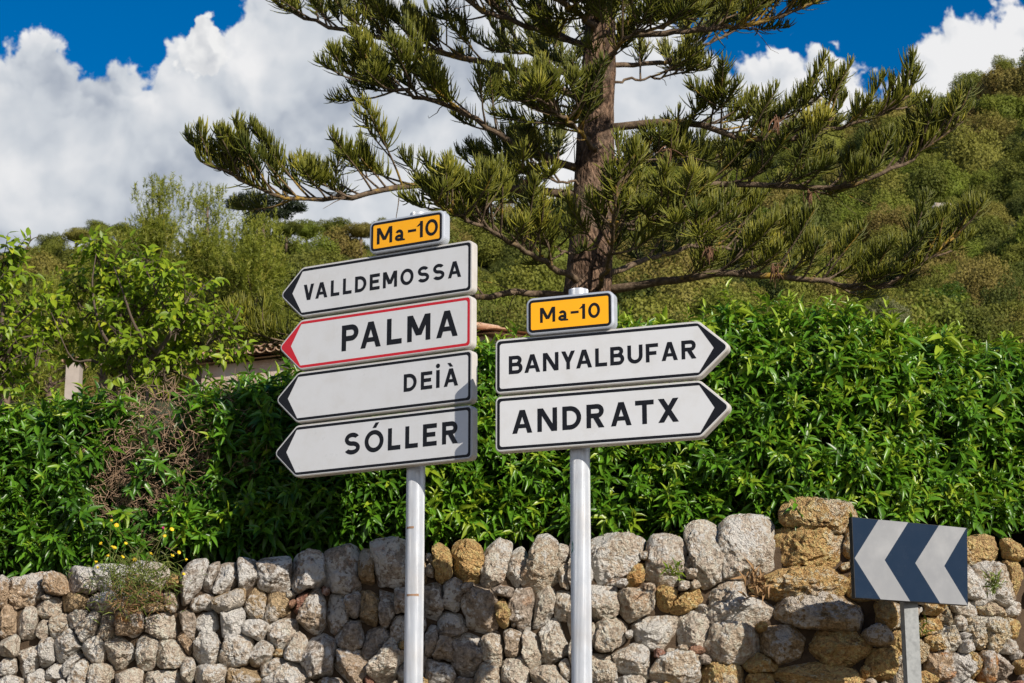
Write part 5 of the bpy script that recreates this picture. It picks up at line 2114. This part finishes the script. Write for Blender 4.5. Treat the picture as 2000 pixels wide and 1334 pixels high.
single_tree('broadleaf_tree', 'bright green rounded tree at the foot of the hillside above the hedge', 1850, 592, 150, 120, 84, M['bright_leaf'], None, 1, 9000, .03)
single_tree('olive_bush', 'pale olive-grey bush just above the highest part of the hedge', 1735, 628, 60, 130, 90, M['olive_leaf'], None, 2, 9000, .03)
single_tree('broadleaf_tree', 'small bright green tree on the slope between the tiers of pine limbs', 1478, 425, 230, 70, 46, M['bright_leaf'], None, 3)
# oaks that stand out on the ridge to the left of the signs
OG = 'round oaks along the ridge'
ORD = ['first', 'second', 'third', 'fourth', 'fifth', 'sixth', 'seventh', 'eighth', 'ninth', 'tenth', 'eleventh']
OAKS = sorted(((100, 480, 70, 46), (150, 462, 70, 44), (195, 452, 76, 48), (245, 458, 70, 44), (560, 448, 70, 46), (600, 452, 74, 50), (655, 450, 80, 50), (705, 452, 76, 48), (745, 448, 60, 44), (60, 500, 60, 40), (20, 508, 60, 40)))
for i, (px, py, w, h) in enumerate(OAKS):
    single_tree('oak_tree', 'round olive-brown oak on the ridge line, %s counted from the left edge' % ORD[i], px, py, 200 + (i % 3) * 4, w, h, None, OG, i)



# ------------------------------------------------------------------ wooded hillside
ROCKS = ((1306, 300, 335, 60, 26, 'pale rocky bluff on the hill just beside the pine trunk'), (1420, 416, 240, 24, 30, 'small white rock between the two lower pine limbs on the slope'),
         (1572, 196, 340, 60, 22, 'pale rock ledge under the skyline trees beyond the upper pine limb'), (1842, 406, 235, 40, 16, 'pale bare rock in the scrub halfway up the hill'))


def rock_site(px, py):
    """where the line of sight to px,py meets the slope, a little above the soil"""
    for Y in np.arange(110, 380, 1.0):
        q = at(px, py, Y)
        if float(terrain(q.x, Y)) + 1.2 >= q.z:
            return q
    return at(px, py, 340)


def build_forest():
    r = np.random.default_rng(77)
    pts, scl, rot, idx = [], [], [], []
    sky_trees = []
    n = 22000
    Y = r.uniform(92 ** 1.5, 385 ** 1.5, n) ** (1 / 1.5)
    px = r.uniform(-260, 2260, n)
    X = (px - 1000) / FPX * Y / 0.944
    D = ridge_dist(px)
    ok = Y < D + 14
    X, Y, px, D = X[ok], Y[ok], px[ok], D[ok]
    Z = terrain(X, Y)
    # thin out to an uneven spacing on a grid of cells
    cell = {}
    order = r.permutation(len(X))
    keep = []
    for i in order:
        kk = math.sqrt(Y[i] / 250.0)
        k = (int(X[i] / kk // 4.5), int(2 * math.sqrt(250.0 * Y[i]) // 5.8))
        if k in cell:
            continue
        cell[k] = 1
        keep.append(i)
    keep = np.array(keep)
    X, Y, Z, px, D = X[keep], Y[keep], Z[keep], px[keep], D[keep]
    m = len(X)
    g = np.array([mnoise.noise(Vector((a * .03, b * .03, 0))) for a, b in zip(X, Y)])
    rad = np.clip(r.lognormal(.82, .42, m), 1.0, 5.0) * (1 + .3 * g)
    rad *= np.sqrt(Y / 250.0)
    # rocky clearings
    bare = np.array([mnoise.noise(Vector((a * .022 + 40, b * .03, 5))) for a, b in zip(X, Y)]) > 0.52
    rad[bare] *= 0.5
    free = np.ones(m, bool)
    for (a, b, _, w, h, _l) in ROCKS:
        q = rock_site(a, b)
        free &= ~((np.abs(X - q.x) < w * q.y / FPX * .6 + 1.0) & (Y > q.y - 9) & (Y < q.y + 2))
    X, Y, Z, px, D, rad = X[free], Y[free], Z[free], px[free], D[free], rad[free]
    m = len(X)
    pts = np.stack([X, Y, Z + rad * .35], 1)
    hv = rad * r.uniform(.85, 1.4, m)
    # trees that stand on the skyline are individuals
    sk = (Y > D - 7) & (Y < D + 3) & (px > 1180) & (px < 2010)
    ind = np.where(sk)[0]
    ind = ind[np.argsort(-rad[ind])][:16]
    ind = ind[np.argsort(px[ind])]
    nth = ['first', 'second', 'third', 'fourth', 'fifth', 'sixth', 'seventh', 'eighth', 'ninth', 'tenth', 'eleventh', 'twelfth', 'thirteenth', 'fourteenth', 'fifteenth', 'sixteenth']
    rest = np.ones(m, bool)
    rest[ind] = False
    for j, i in enumerate(ind):
        root = empty('hillside_tree', (X[i], Y[i], Z[i]), 'large rounded tree on the skyline of the steep hill, %s counting away from the pine' % nth[j], 'tree', 'trees along the skyline of the hill')
        o = link('crown', CROWNS[j % 6], None, root)
        o.matrix_basis = Matrix.Translation(pts[i] + np.array([0, 0, .3])) @ Matrix.Rotation(j * 1.7, 4, 'Z') @ Matrix.Diagonal((rad[i] * .9, rad[i] * .9, hv[i], 1))
    me = bpy.data.meshes.new('woodland')
    P = pts[rest]
    me.vertices.add(len(P))
    me.vertices.foreach_set('co', P.astype(np.float32).ravel())
    a = me.attributes.new('scl', 'FLOAT_VECTOR', 'POINT')
    a.data.foreach_set('vector', np.stack([rad[rest], rad[rest], hv[rest]], 1).astype(np.float32).ravel())
    a = me.attributes.new('rot', 'FLOAT_VECTOR', 'POINT')
    a.data.foreach_set('vector', np.stack([r.normal(0, .12, len(P)), r.normal(0, .12, len(P)), r.uniform(0, 6.28, len(P))], 1).astype(np.float32).ravel())
    a = me.attributes.new('pick', 'INT', 'POINT')
    a.data.foreach_set('value', r.integers(0, 6, len(P)).astype(np.int32))
    o = link('woodland', me)
    tag(o, 'dense olive green maquis woodland covering the hillside', 'woodland', kind='stuff')
    col = bpy.data.collections.new('woodland_crowns')
    for i, c in enumerate(CROWNS):
        col.objects.link(bpy.data.objects.new('crown_kind_%d' % i, c))
    ng = bpy.data.node_groups.new('woodland', 'GeometryNodeTree')
    ng.interface.new_socket('Geometry', in_out='INPUT', socket_type='NodeSocketGeometry')
    ng.interface.new_socket('Geometry', in_out='OUTPUT', socket_type='NodeSocketGeometry')
    gi, go = ng.nodes.new('NodeGroupInput'), ng.nodes.new('NodeGroupOutput')
    ci = ng.nodes.new('GeometryNodeCollectionInfo')
    ci.inputs['Collection'].default_value = col
    ci.inputs['Separate Children'].default_value = True
    ci.inputs['Reset Children'].default_value = True
    m2p = ng.nodes.new('GeometryNodeMeshToPoints')
    iop = ng.nodes.new('GeometryNodeInstanceOnPoints')
    iop.inputs['Pick Instance'].default_value = True

    def named(nm, ty):
        q = ng.nodes.new('GeometryNodeInputNamedAttribute')
        q.data_type = ty
        q.inputs['Name'].default_value = nm
        return q.outputs['Attribute']
    ng.links.new(gi.outputs[0], m2p.inputs[0])
    ng.links.new(m2p.outputs[0], iop.inputs['Points'])
    ng.links.new(ci.outputs[0], iop.inputs['Instance'])
    ng.links.new(named('pick', 'INT'), iop.inputs['Instance Index'])
    ng.links.new(named('rot', 'FLOAT_VECTOR'), iop.inputs['Rotation'])
    ng.links.new(named('scl', 'FLOAT_VECTOR'), iop.inputs['Scale'])
    ng.links.new(iop.outputs[0], go.inputs[0])
    md = o.modifiers.new('woodland', 'NODES')
    md.node_group = ng


build_forest()


def build_outcrops():
    r = random.Random(4)
    V0, F0 = ico(3)
    for i, (px, py, Y, w, h, lab) in enumerate(ROCKS):
        c = rock_site(px, py)
        k = c.y / FPX
        V = np.array([[v[0] * w * k * .5, v[1] * w * k * .35, v[2] * h * k * .5] for v in V0])
        for j, v in enumerate(V):
            q = Vector(v)
            f = mnoise.fractal(q * .9 + Vector((i * 9, 0, 0)), .8, 2.2, 4)
            V[j] = v * (1 + .75 * f)
        o = link('rock_outcrop', np_mesh('rock_outcrop', V, None, F0, smooth=False), M['stone_grey'])
        o.location = c
        tag(o, lab, 'rock', 'rock outcrops on the hill')


build_outcrops()


# ------------------------------------------------------------------ small plants on the wall
def tuft(name, label, px, py, Y, n, size, mat, spread=1.0, cat='plant'):
    r = np.random.default_rng(int(px))
    c = np.array(at(px, py, Y))
    root = empty(name, tuple(c), label, cat)
    d = unit(r.normal(0, .6 * spread, (n, 3)) + np.array([[0, -.5, .55]]))
    tv, tf = leaf_template(2, 'lance', .15, .4)
    L = size * r.uniform(.5, 1.1, n)
    V, Fq = scatter(tv, tf, frames(d, unit(r.normal(0, .5, (n, 3)) + np.array([[0, -.4, .7]]))), c + r.normal(0, size * .3, (n, 3)), np.stack([L, L * .10, L], 1))
    tag(link('leaves', np_mesh('leaves', V, Fq, attrs={'tint': np.repeat(r.random(n), len(tv))}), mat, root), kind='stuff')


def build_weed():
    r = np.random.default_rng(3)
    Y = 12.36
    c = at(268, 1150, Y)
    root = empty('yellow_weed', tuple(c), 'straggling yellow-flowered weed rooted in the top of the wall below the dead patch', 'plant')
    heads = [(217, 1016), (226, 1025), (334, 1033), (320, 1046), (216, 1066), (223, 1070), (247, 1063), (213, 1087), (262, 1093), (292, 1080), (336, 1085), (362, 1092), (190, 1100), (191, 1109), (357, 1120), (238, 1087), (350, 1080), (195, 1060), (322, 1034)]
    mb = MB()
    gb = MB()
    for i, (hx, hy) in enumerate(heads):
        h = at(hx, hy, Y + r.uniform(-.15, .12))
        b = c + Vector((r.normal(0, .06), r.normal(0, .03), r.normal(0.02, .05)))
        mid = b.lerp(h, .5) + Vector((r.normal(0, .03), r.normal(0, .03), .03))
        P = crom([b, mid, h], 8)
        mb.tube(P, list(np.linspace(.0028, .0014, 8)), 4, False)
        for k in range(3):
            j = int(r.integers(2, 7))
            d = Vector(r.normal(0, 1, 3)).normalized() * r.uniform(.03, .07)
            d.z = abs(d.z)
            mb.tube([P[j], P[j] + d], [.0015, .001], 3, False)
    mb.build('stems', M['hedge_stem'], root)
    for i, (hx, hy) in enumerate(heads):
        h = at(hx, hy, Y + 0.0)
        h.y += r.uniform(-.06, .05)
        fb = MB()
        nrm = Vector((r.normal(.15, .4), -.7, r.normal(.6, .3))).normalized()
        a = nrm.orthogonal().normalized()
        b = nrm.cross(a)
        R_ = r.uniform(.009, .015)
        for k in range(11):
            t0 = k * 2 * math.pi / 11
            d0 = a * math.cos(t0 - .2) + b * math.sin(t0 - .2)
            d1 = a * math.cos(t0 + .2) + b * math.sin(t0 + .2)
            fb.poly([h + d0 * R_ * .12, h + d0 * R_ + nrm * .004, h + d1 * R_ + nrm * .005, h + d1 * R_ * .12])
        fb.tube([h - nrm * .008, h + nrm * .002], [.004, .0055], 6)
        fb.build('flower', M['pink'] if i == 18 else M['petal'], root)
    n = 900
    tv, tf = leaf_template(2, 'lance', .1, .5)
    p = np.array(c) + r.normal(0, 1, (n, 3)) * np.array([.13, .07, .085]) + np.array([0, -.06, .03])
    d = unit(r.normal(0, .7, (n, 3)) + np.array([[0, -.3, .5]]))
    L = r.uniform(.03, .085, n)
    V, Fq = scatter(tv, tf, frames(d, unit(r.normal(0, .6, (n, 3)) + np.array([[0, -.3, .8]]))), p, np.stack([L, L * .055, L], 1))
    tag(link('leaves', np_mesh('leaves', V, Fq, attrs={'tint': np.repeat(r.random(n), len(tv))}), M['weed_green'], root), kind='stuff')
    n = 320
    p = np.array(c) + r.normal(0, 1, (n, 3)) * np.array([.09, .05, .06]) + np.array([0, -.05, -.05])
    d = unit(r.normal(0, .7, (n, 3)) + np.array([[0, -.3, -.2]]))
    L = r.uniform(.03, .08, n)
    V, Fq = scatter(tv, tf, frames(d, unit(r.normal(0, 1, (n, 3)))), p, np.stack([L, L * .05, L], 1))
    tag(link('dry_leaves', np_mesh('dry_leaves', V, Fq), M['weed_dry'], root), kind='stuff')


build_weed()
tuft('wall_fern', 'tiny green sprig sprouting between pale stones near the shorter signpost', 1316, 1118, 12.34, 34, .075, M['fruit_leaf'])
tuft('wall_fern', 'dark green tuft on the wall at the end of the chevron board', 1942, 1142, 12.42, 70, .07, M['weed_green'])
tuft('wall_fern', 'small green sprig beside the post of the chevron sign', 1797, 1235, 12.36, 30, .07, M['fruit_leaf'])
tuft('dry_grass', 'dry red-brown grass tuft in the joint of the big pale stones', 1478, 1150, 12.36, 46, .12, M['weed_dry'], .6)
